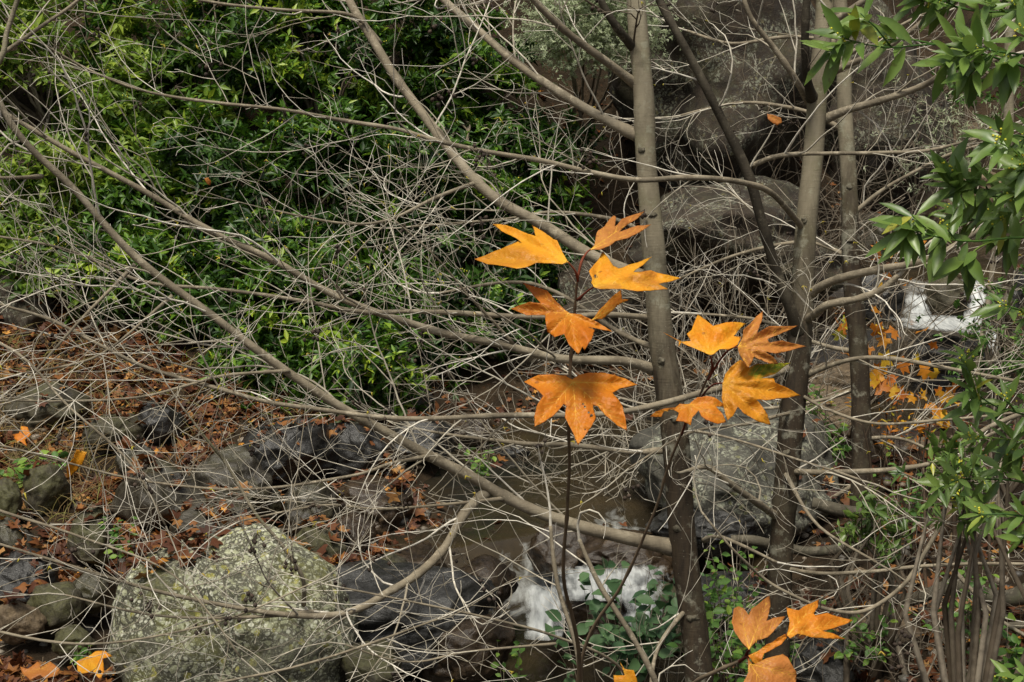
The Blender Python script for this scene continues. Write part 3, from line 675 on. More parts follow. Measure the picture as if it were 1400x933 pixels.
def limb(tree, pts, twn=10, twL=.7, mat='limb', lvl=2, name='limb', r_end=None, s0=.12, cones=True, bend=1.2, down=0., tm='twig'):
    """pts: (px,py,t,width_px)"""
    if twn > 3: twn = max(3, int(twn * (.6 if tree.get('label', '').startswith('bare tree beyond') else .66)))
    path = [(at(a, b_, t), w * (.44 if w < 30 else .5) * t / F) for a, b_, t, w in pts]
    if pts[0][3] >= 6: path[0] = (at(pts[0][0], pts[0][1], pts[0][2] + .03), path[0][1])
    path = knobby(wobble(cr(path, 6), .016, 2.3, rng.random() * 50), rng.random() * 20)
    o0 = path[0][0]; path = [(p, r * (1 + .3 * math.exp(-max((p - o0).length - .035, 0) / .05))) for p, r in path]
    mb = MB(); mb.tube([p for p, r in path], [r for p, r in path], 10 if path[0][1] > .012 else 6)
    lo = mb.build(name, M[mat], tree, origin=path[0][0])
    if twn:
        tb = MB(); cb = []; bb = MB(); n = len(path); tot = 0
        for i in range(twn):
            u = s0 + (1 - s0) * (i + rng.random()) / twn; j = min(int(u * (n - 1)), n - 2); p, r = path[j]
            tan = (path[j + 1][0] - p).normalized(); a = tan.orthogonal().normalized()
            a = Matrix.Rotation(rng.uniform(0, 6.28), 3, tan) @ a
            a.y *= .8; a.z *= .7; 
            d = (tan * rng.uniform(.3, 1.7) + a + Vector((0, 0, down))).normalized()
            L = twL * rng.choice((rng.uniform(.5, 1.1), rng.uniform(1.0, 2.1)))
            own = i % max(1, twn // 4) == 1 and NCONE.get(('t', tree.name), 0) < 100
            tb0 = tb
            if own: tb = MB(); NCONE[('t', tree.name)] = NCONE.get(('t', tree.name), 0) + 1
            twig(tb, p, d, L, min(max(r * .42, .0023), .0056), lvl, bend, cb if cones else None, bb, -down * .12)
            if own: tb.build('twig', M[tm], lo, origin=p); tb = tb0
        # continue the tip
        p, r = path[-1]; tan = (p - path[-2][0]).normalized(); twig(tb, p, tan, twL * .8, max(r, .002), lvl, .5, cb if cones else None, bb)
        tag(tb.build('twigs', M[tm], lo, origin=path[0][0]), kind='stuff')
        for e_, c_ in cb:
            NCONE[tree.name] = NCONE.get(tree.name, 0) + 1
            if NCONE[tree.name] <= 100: c_.build('cone_cluster', M['cone'], lo, origin=e_)
        if bb.v: tag(bb.build('buds', M['bud'], lo, origin=path[0][0]), kind='stuff')
    return lo
def trunk(tree, pts, mat, knots=5, k=18):
    base_t = pts[-1][2]; p = at(*pts[-1][:3]); gz = g(p.x, p.y)
    path = [(at(a, b_, t), w * .5 * t / F) for a, b_, t, w in pts]
    e = path[-1]; path.append((Vector((e[0].x + .01, e[0].y, gz + .08)), e[1] * 1.12)); path.append((Vector((e[0].x + .015, e[0].y, gz - .15)), e[1] * 1.6))
    path = cr(path, 10); path = knobby(wobble(path, .014, 2, 3.3), 5, .05)
    mb = MB(); mb.tube([q for q, r in path], [r for q, r in path], k)
    o = mb.build('trunk', M[mat], tree, origin=(e[0].x, e[0].y, gz))
    for i in range(knots):
        q, r = path[rng.randint(4, len(path) - 12)]; d = Vector((rng.uniform(-.8, .8), -1, .3)).normalized()
        rock(q + d * r * .82, r * .5, r * .4, r * .33, M['bark_dark'], None, None, 'knot', group=None, sub=3, rough=.4); kn = COL.objects[-1]; kn.parent = o; kn.location = q + d * r * .82 - world_loc(o)
    return o
def mktree(name, pts, label, cat='tree', group=None, mat='bark', knots=5):
    p = at(*pts[-1][:3]); root = empty(name, (p.x, p.y, g(p.x, p.y)), label, cat, group); trunk(root, pts, mat, knots); return root
def m_trunk():
    k = NT('alder_trunk_bark'); v = k.coord((1, 1, .3)); v2 = k.coord()
    n1 = k.noise(v, 8, 7, .65); c = k.ramp(n1, [(.28, (.13, .11, .075)), (.5, (.225, .195, .135)), (.72, (.32, .285, .2))])
    f = k.ramp(k.noise(v2, 3.5, 5, .65), [(.5, (0, 0, 0)), (.68, (.6, .6, .6))]); c = k.mix(f, c, (.13, .135, .045))
    # darker brown bark tone low on the stem, ragged upper edge
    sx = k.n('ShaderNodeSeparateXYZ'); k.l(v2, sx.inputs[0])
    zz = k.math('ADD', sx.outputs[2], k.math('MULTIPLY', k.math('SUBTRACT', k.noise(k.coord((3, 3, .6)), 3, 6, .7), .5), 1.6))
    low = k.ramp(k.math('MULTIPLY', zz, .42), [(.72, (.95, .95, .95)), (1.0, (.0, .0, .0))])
    darkb = k.ramp(k.noise(k.coord((1, 1, .12)), 38, 6, .7), [(.35, (.014, .009, .006)), (.65, (.05, .034, .02))])
    c = k.mix(low, c, darkb)
    n2 = k.noise(k.coord((.5, .5, 6)), 26, 4); c = k.mix(k.ramp(n2, [(.62, (0, 0, 0)), (.75, (.5, .5, .5))]), c, (.08, .065, .045))
    c = k.mix(k.ramp(k.vor(v2, 48), [(.08, (.22, .22, .22)), (.15, (0, 0, 0))]), c, (.42, .4, .3))
    c = k.mix(k.ramp(k.noise(v2, 7, 6, .72), [(.55, (0, 0, 0)), (.63, (.55, .55, .55))]), c, (.36, .35, .27)); c = k.mix(k.ramp(k.noise(k.coord((1, 1, 1), loc=(3, 4, 5)), 4.5, 6, .75), [(.54, (0, 0, 0)), (.66, (.6, .6, .6))]), c, (.08, .07, .045))
    return k.fin(k.bsdf(c, .8, .25, k.math('ADD', n1, k.math('MULTIPLY', n2, .5)), .5, .008))
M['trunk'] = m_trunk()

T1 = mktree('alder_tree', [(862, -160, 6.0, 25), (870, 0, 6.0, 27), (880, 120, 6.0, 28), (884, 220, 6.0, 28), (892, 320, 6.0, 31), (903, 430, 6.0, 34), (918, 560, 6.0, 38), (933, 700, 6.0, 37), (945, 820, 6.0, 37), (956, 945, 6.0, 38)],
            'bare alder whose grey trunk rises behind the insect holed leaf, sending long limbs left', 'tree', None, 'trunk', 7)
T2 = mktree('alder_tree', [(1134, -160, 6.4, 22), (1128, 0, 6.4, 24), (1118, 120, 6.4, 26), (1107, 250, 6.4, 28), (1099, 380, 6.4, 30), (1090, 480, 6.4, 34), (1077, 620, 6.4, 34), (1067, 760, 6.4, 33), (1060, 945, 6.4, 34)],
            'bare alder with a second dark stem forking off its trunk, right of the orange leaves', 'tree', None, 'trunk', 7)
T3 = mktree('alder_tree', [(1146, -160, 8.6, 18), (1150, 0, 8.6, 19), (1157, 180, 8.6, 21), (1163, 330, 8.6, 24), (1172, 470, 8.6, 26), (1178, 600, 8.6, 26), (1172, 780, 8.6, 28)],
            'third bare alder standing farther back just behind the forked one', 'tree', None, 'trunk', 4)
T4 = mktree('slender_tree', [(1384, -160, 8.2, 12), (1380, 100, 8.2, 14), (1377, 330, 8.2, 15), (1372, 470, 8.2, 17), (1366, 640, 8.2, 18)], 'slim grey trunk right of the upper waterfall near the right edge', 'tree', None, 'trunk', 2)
T5 = mktree('slender_tree', [(1362, 330, 8.6, 6), (1352, 400, 8.6, 7), (1338, 500, 8.6, 9), (1330, 640, 8.6, 10)], 'thin leaning stem just left of the slim trunk at the waterfall', 'tree', None, 'limb', 0)

# limbs of T1
limb(T1, [(926, 748, 6.0, 22), (860, 737, 5.95, 21), (780, 715, 5.9, 19), (700, 685, 5.85, 17), (640, 650, 5.8, 16), (540, 600, 5.7, 15), (470, 560, 5.6, 14), (380, 500, 5.5, 13), (300, 440, 5.45, 12), (200, 365, 5.4, 12), (110, 270, 5.3, 11), (40, 200, 5.25, 10), (0, 140, 5.2, 9), (-40, 40, 5.2, 8)], 26, .62, s0=.1)
limb(T1, [(893, 505, 6.0, 15), (850, 492, 5.95, 14), (760, 490, 5.9, 13), (680, 470, 5.85, 12), (600, 455, 5.8, 11), (520, 430, 5.75, 11), (440, 395, 5.7, 10), (370, 355, 5.65, 10), (300, 320, 5.6, 9), (220, 275, 5.6, 9), (130, 225, 5.55, 8), (60, 185, 5.5, 8), (0, 150, 5.5, 7), (-60, 100, 5.5, 6)], 26, .6)
limb(T1, [(893, 385, 6.0, 18), (850, 368, 6.05, 18), (800, 345, 6.1, 18), (740, 305, 6.15, 17), (680, 270, 6.2, 16), (630, 225, 6.25, 16), (590, 175, 6.3, 15), (545, 110, 6.4, 14), (510, 50, 6.45, 14), (480, 0, 6.5, 13), (450, -70, 6.6, 12)], 20, .6)
limb(T1, [(876, 187, 6.0, 15), (800, 150, 6.1, 14), (730, 105, 6.2, 13), (660, 50, 6.35, 12), (605, 0, 6.5, 11), (560, -50, 6.6, 10)], 14, .6)
limb(T1, [(872, 115, 6.0, 14), (820, 80, 5.9, 13), (770, 40, 5.8, 11), (730, 0, 5.7, 10), (690, -45, 5.6, 9)], 7, .5)
limb(T1, [(872, 72, 6.0, 14), (848, 45, 5.9, 13), (825, 10, 5.85, 12), (805, -40, 5.8, 11)], 4, .4, mat='bark_black', tm='twig_brown')
limb(T1, [(893, 437, 6.0, 9), (840, 430, 5.9, 9), (740, 432, 5.85, 8), (640, 430, 5.8, 8), (560, 425, 5.7, 7), (500, 425, 5.7, 7), (420, 410, 5.6, 6), (300, 395, 5.5, 5), (200, 385, 5.5, 5), (100, 345, 5.5, 4), (0, 325, 5.4, 3.5)], 24, .5)
limb(T1, [(668, 672, 5.83, 14), (640, 700, 5.75, 14), (610, 750, 5.7, 13), (570, 785, 5.6, 13), (530, 810, 5.5, 12), (495, 830, 5.45, 12), (440, 840, 5.4, 10), (330, 830, 5.3, 7), (230, 812, 5.2, 6), (130, 785, 5.1, 5), (0, 745, 5.0, 4)], 22, .5, down=-.1)
limb(T1, [(912, 617, 6.0, 9), (860, 617, 6.1, 8), (780, 607, 6.2, 8), (720, 607, 6.2, 7), (650, 600, 6.3, 5), (590, 590, 6.3, 4)], 14, .55)
limb(T1, [(900, 480, 6.0, 8), (850, 455, 6.2, 7), (760, 400, 6.4, 6), (700, 385, 6.5, 5), (600, 400, 6.6, 4)], 12, .55)
limb(T1, [(890, 330, 6.0, 7), (840, 300, 6.3, 6), (760, 290, 6.4, 5), (690, 300, 6.5, 4), (560, 310, 6.6, 3.5)], 12, .5)
limb(T1, [(430, 838, 5.4, 7), (330, 845, 5.3, 6), (200, 840, 5.25, 4), (90, 815, 5.2, 3)], 12, .45, down=-.05)
limb(T1, [(418, 828, 5.38, 7), (415, 790, 5.3, 7), (385, 745, 5.25, 6), (345, 700, 5.2, 5), (310, 640, 5.2, 5), (280, 600, 5.15, 4), (250, 560, 5.1, 3)], 12, .45, mat='bark')
limb(T1, [(395, 510, 5.5, 5), (308, 517, 5.4, 5), (260, 529, 5.35, 5), (192, 543, 5.3, 4), (79, 547, 5.2, 4), (0, 547, 5.1, 3), (-60, 560, 5.1, 3)], 14, .5)
limb(T1, [(187, 361, 5.4, 6), (127, 420, 5.3, 5), (51, 502, 5.2, 4), (0, 560, 5.1, 3)], 9, .45)
limb(T1, [(233, 406, 5.42, 5), (147, 475, 5.3, 4), (96, 499, 5.2, 4), (31, 512, 5.2, 3)], 8, .45)
limb(T1, [(600, 622, 5.75, 6), (540, 632, 5.6, 6), (480, 652, 5.5, 5), (360, 666, 5.4, 5), (206, 657, 5.3, 4), (80, 628, 5.2, 3), (0, 610, 5.1, 3)], 18, .5)
limb(T1, [(57, 238, 5.3, 6), (25, 243, 5.2, 5), (-30, 246, 5.1, 4)], 2, .4)
limb(T1, [(690, 683, 5.8, 6), (600, 693, 5.7, 5), (520, 697, 5.6, 5), (440, 690, 5.5, 4), (330, 715, 5.4, 3)], 14, .45)
limb(T1, [(700, 470, 5.86, 5), (640, 400, 5.7, 4), (600, 355, 5.6, 3), (540, 300, 5.5, 3)], 8, .45)
limb(T1, [(655, 250, 6.2, 6), (600, 270, 6.1, 6), (530, 300, 6.0, 5), (460, 305, 5.9, 4), (380, 290, 5.8, 3)], 10, .5)
limb(T1, [(520, 60, 6.45, 6), (480, 22, 6.4, 6), (400, 15, 6.3, 5), (280, 0, 6.2, 5), (200, -20, 6.2, 4)], 10, .55)
limb(T1, [(960, 740, 6.0, 7), (985, 735, 5.9, 6), (1060, 770, 5.8, 4)], 4, .4)
limb(T1, [(948, 830, 6.0, 8), (925, 850, 5.9, 7), (900, 885, 5.8, 6), (890, 925, 5.7, 6), (886, 980, 5.7, 5)], 5, .4)
# limbs of T2
limb(T2, [(1088, 500, 6.4, 11), (1040, 520, 6.2, 10), (1000, 528, 6.0, 10), (950, 540, 5.85, 10), (900, 553, 5.75, 10), (830, 565, 5.7, 9), (720, 567, 5.65, 9), (620, 572, 5.6, 8), (560, 572, 5.55, 8), (480, 565, 5.5, 7), (377, 553, 5.45, 7), (302, 533, 5.4, 7), (199, 505, 5.35, 6), (144, 478, 5.3, 5), (69, 440, 5.3, 5), (0, 418, 5.2, 4), (-50, 400, 5.2, 4)], 30, .55, s0=.2)
limb(T2, [(1100, 318, 6.4, 9), (1060, 270, 6.1, 9), (1010, 250, 5.9, 9), (940, 243, 5.75, 9), (870, 247, 5.7, 8), (800, 235, 5.7, 8), (740, 220, 5.7, 8), (660, 205, 5.65, 7), (600, 192, 5.6, 7), (540, 175, 5.6, 6), (460, 163, 5.6, 6), (380, 150, 5.5, 5), (300, 140, 5.5, 5), (200, 125, 5.5, 4), (120, 95, 5.5, 3.5), (60, 60, 5.4, 3)], 30, .55, s0=.15)
limb(T2, [(1091, 455, 6.35, 20), (1080, 420, 6.3, 18), (1060, 365, 6.25, 17), (1040, 300, 6.2, 16), (1022, 235, 6.15, 16), (985, 160, 6.1, 15), (950, 90, 6.05, 14), (924, 40, 6.0, 13), (903, 0, 6.0, 13), (880, -50, 6.0, 12)], 12, .5, mat='bark_black', name='forked_stem')
limb(T2, [(1112, 132, 6.35, 14), (1104, 100, 6.2, 13), (1102, 50, 6.1, 12), (1103, 0, 6.05, 12), (1106, -60, 6.0, 12)], 2, .35, mat='bark_black', tm='twig_brown')
limb(T2, [(1107, 142, 6.4, 10), (1085, 105, 6.3, 10), (1055, 62, 6.25, 9), (1025, 22, 6.2, 8), (1008, -30, 6.2, 7)], 7, .5)
limb(T2, [(1120, 168, 6.4, 13), (1160, 150, 6.35, 12), (1200, 138, 6.3, 11), (1260, 118, 6.2, 10), (1300, 98, 6.1, 9), (1380, 78, 6.0, 7)], 9, .5)
limb(T2, [(1125, 108, 6.4, 12), (1160, 90, 6.3, 10), (1200, 70, 6.2, 9), (1260, 30, 6.1, 8), (1300, -10, 6.0, 6)], 7, .5)
limb(T2, [(1122, 40, 6.4, 12), (1150, 25, 6.3, 11), (1185, 0, 6.25, 9), (1210, -30, 6.2, 8)], 4, .45)
limb(T2, [(1026, 228, 6.15, 7), (1060, 215, 6.1, 7), (1120, 210, 6.05, 6), (1200, 208, 6.0, 6), (1260, 206, 5.95, 6), (1310, 195, 5.9, 5), (1360, 180, 5.9, 5), (1420, 160, 5.8, 4)], 14, .5)
limb(T2, [(1100, 408, 6.4, 14), (1126, 389, 6.3, 13), (1160, 377, 6.2, 13), (1211, 367, 6.1, 12), (1246, 361, 6.0, 11), (1290, 345, 5.9, 10), (1350, 310, 5.8, 8), (1420, 280, 5.7, 7)], 10, .5)
limb(T2, [(1098, 440, 6.4, 13), (1112, 430, 6.3, 12), (1132, 416, 6.2, 12), (1174, 408, 6.15, 11), (1205, 396, 6.1, 10), (1229, 375, 6.05, 9)], 3, .4)
limb(T2, [(1095, 516, 6.4, 8), (1139, 499, 6.3, 7), (1180, 491, 6.2, 7), (1229, 493, 6.1, 7), (1294, 502, 6.0, 6), (1420, 525, 5.9, 5)], 12, .5)
limb(T2, [(1080, 642, 6.4, 9), (1091, 644, 6.35, 9), (1153, 645, 6.2, 9), (1228, 644, 6.1, 8), (1290, 633, 6.0, 7), (1314, 613, 5.9, 6), (1360, 590, 5.8, 5)], 10, .45)
limb(T2, [(1068, 775, 6.4, 7), (1130, 785, 6.2, 6), (1200, 780, 6.1, 6), (1260, 772, 6.0, 6), (1400, 770, 5.8, 5), (1460, 768, 5.8, 5)], 12, .45)
limb(T2, [(1480, 530, 5.7, 8), (1400, 565, 5.65, 8), (1330, 600, 5.6, 7), (1300, 660, 5.5, 7), (1288, 705, 5.5, 7), (1260, 755, 5.45, 7), (1230, 800, 5.4, 7), (1180, 835, 5.4, 6), (1130, 835, 5.35, 6), (1080, 815, 5.3, 5), (1040, 790, 5.3, 5), (1000, 750, 5.2, 4), (960, 700, 5.2, 3)], 16, .4)
limb(T2, [(1060, 708, 6.38, 11), (1030, 682, 6.2, 11), (1000, 660, 6.1, 10), (968, 637, 6.0, 9), (940, 642, 5.9, 6)], 8, .45)
limb(T2, [(1095, 560, 6.4, 6), (1020, 580, 6.1, 5), (940, 590, 5.9, 4), (860, 640, 5.8, 3)], 8, .45)
limb(T2, [(1095, 540, 6.4, 5), (1130, 560, 6.2, 5), (1200, 580, 6.1, 5), (1300, 575, 6.0, 5), (1400, 560, 5.9, 4)], 10, .45)
limb(T2, [(1075, 650, 6.3, 6), (1120, 720, 6.1, 5), (1200, 770, 6.0, 4)], 6, .4)
limb(T2, [(950, 590, 5.9, 4), (1000, 600, 5.8, 4), (1080, 625, 5.7, 4), (1180, 660, 5.6, 4)], 7, .4)
limb(T2, [(1300, 780, 5.9, 5), (1340, 820, 5.8, 6), (1370, 850, 5.7, 6), (1420, 880, 5.6, 6)], 4, .35)
# T3, T4
for s in [[(1157, 180, 8.6, 8), (1100, 150, 8.7, 6), (1020, 140, 8.8, 5), (930, 160, 8.9, 4)], [(1160, 300, 8.6, 8), (1210, 260, 8.5, 6), (1280, 220, 8.4, 5), (1340, 200, 8.3, 4)], [(1163, 350, 8.6, 7), (1100, 330, 8.8, 6), (1000, 350, 8.9, 5), (930, 380, 9, 4)],
          [(1172, 480, 8.6, 8), (1120, 470, 8.7, 6), (1040, 440, 8.9, 5), (960, 430, 9, 4)], [(1175, 530, 8.6, 7), (1120, 550, 8.7, 5), (1030, 560, 8.8, 5), (950, 545, 8.9, 4)],
          [(1152, 60, 8.6, 8), (1080, 50, 8.7, 6), (1000, 60, 8.8, 5), (940, 40, 9, 4)], [(1152, 80, 8.6, 7), (1220, 40, 8.5, 5), (1280, 10, 8.4, 4)], [(1176, 600, 8.6, 7), (1230, 600, 8.5, 5), (1300, 630, 8.4, 4)], [(1176, 660, 8.6, 7), (1110, 690, 8.7, 5), (1010, 700, 8.8, 4)]]:
    limb(T3, s, 9, .75, lvl=2)
for s in [[(1374, 420, 8.2, 6), (1340, 380, 8.2, 5), (1290, 330, 8.1, 4)], [(1380, 120, 8.2, 6), (1330, 90, 8.2, 5), (1270, 70, 8.1, 4)]]: limb(T4, s, 5, .5, lvl=1)


# neighbouring trees whose stems stand outside the picture
TL = empty('alder_tree', (-2.6, 5.2, g(-2.6, 5.2)), 'bare tree beyond the left edge, only its pale thin limbs reaching in', 'tree')
limb(TL, [(-560, 1300, 5.2, 30), (-480, 700, 5.2, 28), (-420, 200, 5.2, 24), (-380, -200, 5.2, 18)], 0, name='trunk')
limb(TL, [(-420, 300, 5.2, 14), (-200, 200, 5.1, 10), (-60, 110, 5.0, 8), (0, 74, 5.0, 7), (55, 34, 5.0, 6), (103, 0, 5.0, 5), (150, -50, 5, 4)], 9, .4, s0=.5)
limb(TL, [(-420, 260, 5.2, 12), (-100, 200, 5.0, 9), (-5, 90, 4.9, 9), (12, 40, 4.9, 8), (28, -10, 4.9, 7), (45, -60, 4.9, 6)], 4, .35, s0=.6, mat='bark')
limb(TL, [(-440, 500, 5.2, 12), (-200, 640, 5.0, 8), (0, 700, 4.9, 5), (120, 740, 4.85, 4), (240, 790, 4.8, 3), (330, 900, 4.8, 3)], 16, .42, s0=.45)
limb(TL, [(-450, 560, 5.2, 12), (-200, 800, 5.0, 7), (0, 870, 4.8, 5), (150, 880, 4.8, 4), (300, 850, 4.8, 3), (420, 800, 4.8, 3)], 16, .42, s0=.45)
limb(TL, [(-440, 400, 5.2, 12), (-200, 440, 5.0, 8), (0, 470, 4.95, 5), (100, 560, 4.9, 4), (180, 640, 4.9, 4), (230, 720, 4.9, 3)], 14, .42, s0=.45)
limb(TL, [(-450, 620, 5.2, 12), (-100, 900, 4.9, 7), (100, 950, 4.8, 5), (300, 935, 4.8, 4), (480, 890, 4.8, 4), (600, 850, 4.8, 3)], 18, .42, s0=.35)

# bare thicket shrubs
def thicket(px, py, t, w, h, n, L, label, mat='twig_brown', lvl=2, name='bare_shrub', r=.006):
    p = at(px, py, t); gz = g(p.x, p.y); base = Vector((p.x, p.y, min(gz, p.z))); root = empty(name, base, label, 'shrub', 'bare twiggy shrubs'); b = MB(); s = MB()
    for i in range(n):
        a = base + Vector((rng.uniform(-w, w), rng.uniform(-.3, .3), 0)); d = Vector((rng.gauss(0, .6), rng.gauss(0, .3), rng.uniform(.4, 1.1))).normalized()
        H = h * rng.uniform(.5, 1.1); q = [a]; 
        for j in range(7): q.append(q[-1] + d * H / 7); d = (d + Vector((rng.gauss(0, .18), rng.gauss(0, .12), rng.gauss(-.05, .12)))).normalized()
        s.tube(q, [r * (1 - .09 * j) for j in range(8)], 5)
        for j in range(2, 8):
            if rng.random() < .9: twig(b, q[j], Vector((rng.gauss(0, .8), rng.gauss(0, .4), rng.gauss(.1, .6))).normalized(), L * rng.uniform(.5, 1.1), .0022, lvl, 1.2)
    tag(s.build('stems', M[mat], root, origin=base), kind='stuff'); tag(b.build('twigs', M['twig'] if mat == 'twig' else M[mat], root, origin=base), kind='stuff')
thicket(985, 560, 9.8, .55, 1.9, 20, .6, 'tangle of fine pale twigs between the two alder trunks', 'twig')
thicket(820, 580, 9.6, .5, 1.2, 15, .5, 'fine twiggy shrub behind the large five lobed orange leaf', 'twig')
thicket(1010, 420, 11.3, .9, 2.6, 44, .6, 'grey twig thicket in front of the dark cliff', 'twig_brown')
thicket(1130, 520, 9.9, .35, 2.0, 20, .55, 'brown twig thicket left of the upper waterfall', 'twig_brown')
thicket(620, 590, 10.3, .6, .9, 9, .5, 'low bare shrub on the far shore of the pool', 'twig_brown')
thicket(1200, 940, 6.6, .7, .7, 16, .4, 'dense brown brush in the lower right corner', 'twig_brown')
thicket(1010, 900, 6.9, .3, .6, 8, .35, 'pale brush between the trunk feet', 'twig')
thicket(1090, 760, 7.6, .5, .35, 9, .35, 'lichen flecked brush behind the second alder trunk', 'twig_brown')
thicket(560, 780, 8.0, .5, .35, 8, .35, 'thin twigs rising over the brown wet rocks', 'twig_brown')
thicket(1120, 340, 13.6, .6, 2.2, 26, .6, 'brown brush on the slope above the waterfall', 'twig_brown', 1)
# foreground fine twigs low centre
limb(T1, [(886, 980, 5.7, 6), (840, 905, 5.4, 5), (760, 870, 5.2, 4), (680, 850, 5.1, 4), (560, 820, 5.0, 3), (470, 800, 5.0, 3)], 20, .4)
limb(T1, [(760, 880, 5.2, 4), (640, 890, 5.1, 4), (560, 905, 5.1, 3), (470, 880, 5, 3)], 12, .4)

# brown leaning saplings
def sapling(paths, label, mat='stem_brown', name='sapling', tw=5):
    p = at(*paths[0][0][:3]); gz = g(p.x, p.y); root = empty(name, (p.x, p.y, gz), label, 'sapling')
    for i, s in enumerate(paths):
        if i == 0: s = s
        limb(root, s, tw, .35, mat, 1, 'stem' if i == 0 else 'branch', cones=False, tm=mat if mat != 'limb' else 'twig')
    mb = MB(); q = at(*paths[0][0][:3]); mb.tube([Vector((q.x, q.y, gz - .05)), q], [.5 * paths[0][0][3] * paths[0][0][2] / F * 1.2, .5 * paths[0][0][3] * paths[0][0][2] / F], 8); mb.build('stem_base', M[mat], root, origin=q)
    return root
sapling([[(905, 960, 5.2, 9), (892, 925, 5.2, 8), (854, 860, 5.2, 8), (820, 805, 5.2, 8), (800, 765, 5.2, 7), (789, 738, 5.2, 6)]], 'leaning grey stem crossing the white cascade', 'limb')
sapling([[(792, 960, 4.6, 7), (786, 887, 4.6, 7), (765, 805, 4.6, 7), (755, 719, 4.6, 6)]], 'pale thin stem left of the brown sycamore shoot', 'limb')
# lower right brown stems
for i, (x0, x1, y0, w) in enumerate([(1190, 1180, 640, 6.8), (1262, 1268, 640, 5.0), (1303, 1298, 610, 8.5), (1352, 1350, 620, 6)]):
    sapling([[(x1, 945, 7.4 + .1 * i, w), (x1 + 3, 850, 7.4 + .1 * i, w), (x0 + 2, 750, 7.4 + .1 * i, w * .9), (x0, y0, 7.4 + .1 * i, w * .7)]],
            ['leftmost upright dark stem in the lower right thicket, behind the twigs', 'thinnest upright dark stem, second from the left in the lower right thicket', 'thickest upright dark stem, third from the left in the lower right thicket', 'rightmost upright dark stem at the right edge of the lower right thicket'][i], 'stem_dark', tw=4)
# dark logs
def log(pts, label, mat='bark_dark'):
    path = wobble(cr([(at(a, b_, t), w * .5 * t / F) for a, b_, t, w in pts], 8), .03, 4, 2); mb = MB(); mb.tube([p for p, r in path], [r * (1 + .2 * noise.noise(p * 9)) for p, r in path], 12)
    o = mb.build('fallen_log', M[mat], origin=path[len(path) // 2][0]); tag(o, label, 'log')
log([(1225, 825, 6.8, 14), (1260, 822, 6.8, 18), (1310, 805, 6.8, 22), (1360, 815, 6.8, 24), (1440, 800, 6.8, 26)], 'black rotting branch lying across the lower right corner')
log([(1000, 735, 8.0, 12), (1060, 745, 8.0, 14), (1120, 755, 8.0, 14), (1180, 750, 8.0, 12)], 'dark wet log behind the second alder trunk')
log([(1110, 690, 8.2, 16), (1170, 700, 8.2, 18), (1230, 690, 8.2, 14)], 'dark sagging branch above the wet log')
log([(1340, 880, 6.6, 10), (1370, 855, 6.6, 12), (1420, 850, 6.6, 12)], 'short dark branch below the black rotting one')

# ------------------------------------------------------------------ sycamore shoots with orange leaves
def m_syc(name, a, b_, vein, spot=(.3, .07, .015), green=None):
    k = NT(name); v = k.coord(); n = k.noise(v, 18, 5, .6)
    c = k.mix(k.ramp(n, [(.35, (0, 0, 0)), (.65, (1, 1, 1))]), a, b_)
    vd = k.attr('vd'); c = k.mix(k.ramp(vd, [(0, (.75, .75, .75)), (.10, (.25, .25, .25)), (.4, (0, 0, 0))]), c, vein)
    if green: c = k.mix(k.ramp(k.attr('grn'), [(.3, (0, 0, 0)), (.7, (1, 1, 1))]), c, k.ramp(k.noise(v, 60, 4), [(.4, (.16, .26, .02)), (.62, (.5, .55, .04))]))
    c = k.mix(k.ramp(k.math('ADD', k.attr('rst'), k.math('MULTIPLY', k.math('SUBTRACT', n, .5), .8)), [(.25, (0, 0, 0)), (.7, (.6, .6, .6))]), c, (.50, .17, .03))
    c = k.mix(k.ramp(k.noise(v, 7, 3), [(.45, (0, 0, 0)), (.65, (.5, .5, .5))]), c, tuple(x * .8 for x in a))
    c = k.mix(k.ramp(k.math('ADD', k.attr('edg'), k.math('MULTIPLY', k.noise(v, 30, 4), .9)), [(.38, (.85, .85, .85)), (.62, (0, 0, 0))]), c, (.26, .085, .02))
    sp = k.ramp(k.vor(v, 26), [(.08, (.8, .8, .8)), (.13, (0, 0, 0))]); sp = k.math('MULTIPLY', sp, k.ramp(k.noise(v, 9, 3), [(.42, (0, 0, 0)), (.6, (1, 1, 1))]))
    c = k.mix(sp, c, spot)
    c = k.mix(k.ramp(k.noise(v, 90, 3), [(.4, (0, 0, 0)), (.8, (.35, .35, .35))]), c, tuple(x * .75 for x in a))
    h = k.math('ADD', k.vor(v, 130), k.math('MULTIPLY', n, .5))
    b = k.bsdf(c, .48, .35, h, .5, .003); t = k.n('ShaderNodeBsdfTranslucent'); k.l(c, t.inputs[0])
    mx = k.n('ShaderNodeMixShader'); mx.inputs[0].default_value = .38; k.l(b, mx.inputs[1]); k.l(t.outputs[0], mx.inputs[2]); return k.fin(mx.outputs[0])
M['syc_orange'] = m_syc('orange_leaf', (.70, .21, .015), (.84, .31, .02), (.9, .5, .05))
M['syc_yellow'] = m_syc('yellow_orange_leaf', (.92, .46, .02), (.90, .32, .02), (.95, .66, .06))
M['syc_rust'] = m_syc('rust_orange_leaf', (.60, .22, .05), (.70, .29, .07), (.78, .42, .08))
M['syc_green'] = m_syc('part_green_leaf', (.72, .27, .02), (.80, .36, .02), (.85, .5, .04), green=True)
M['vein'] = m_twig('leaf_vein', (.75, .38, .05), (.82, .46, .06), (.85, .52, .08))

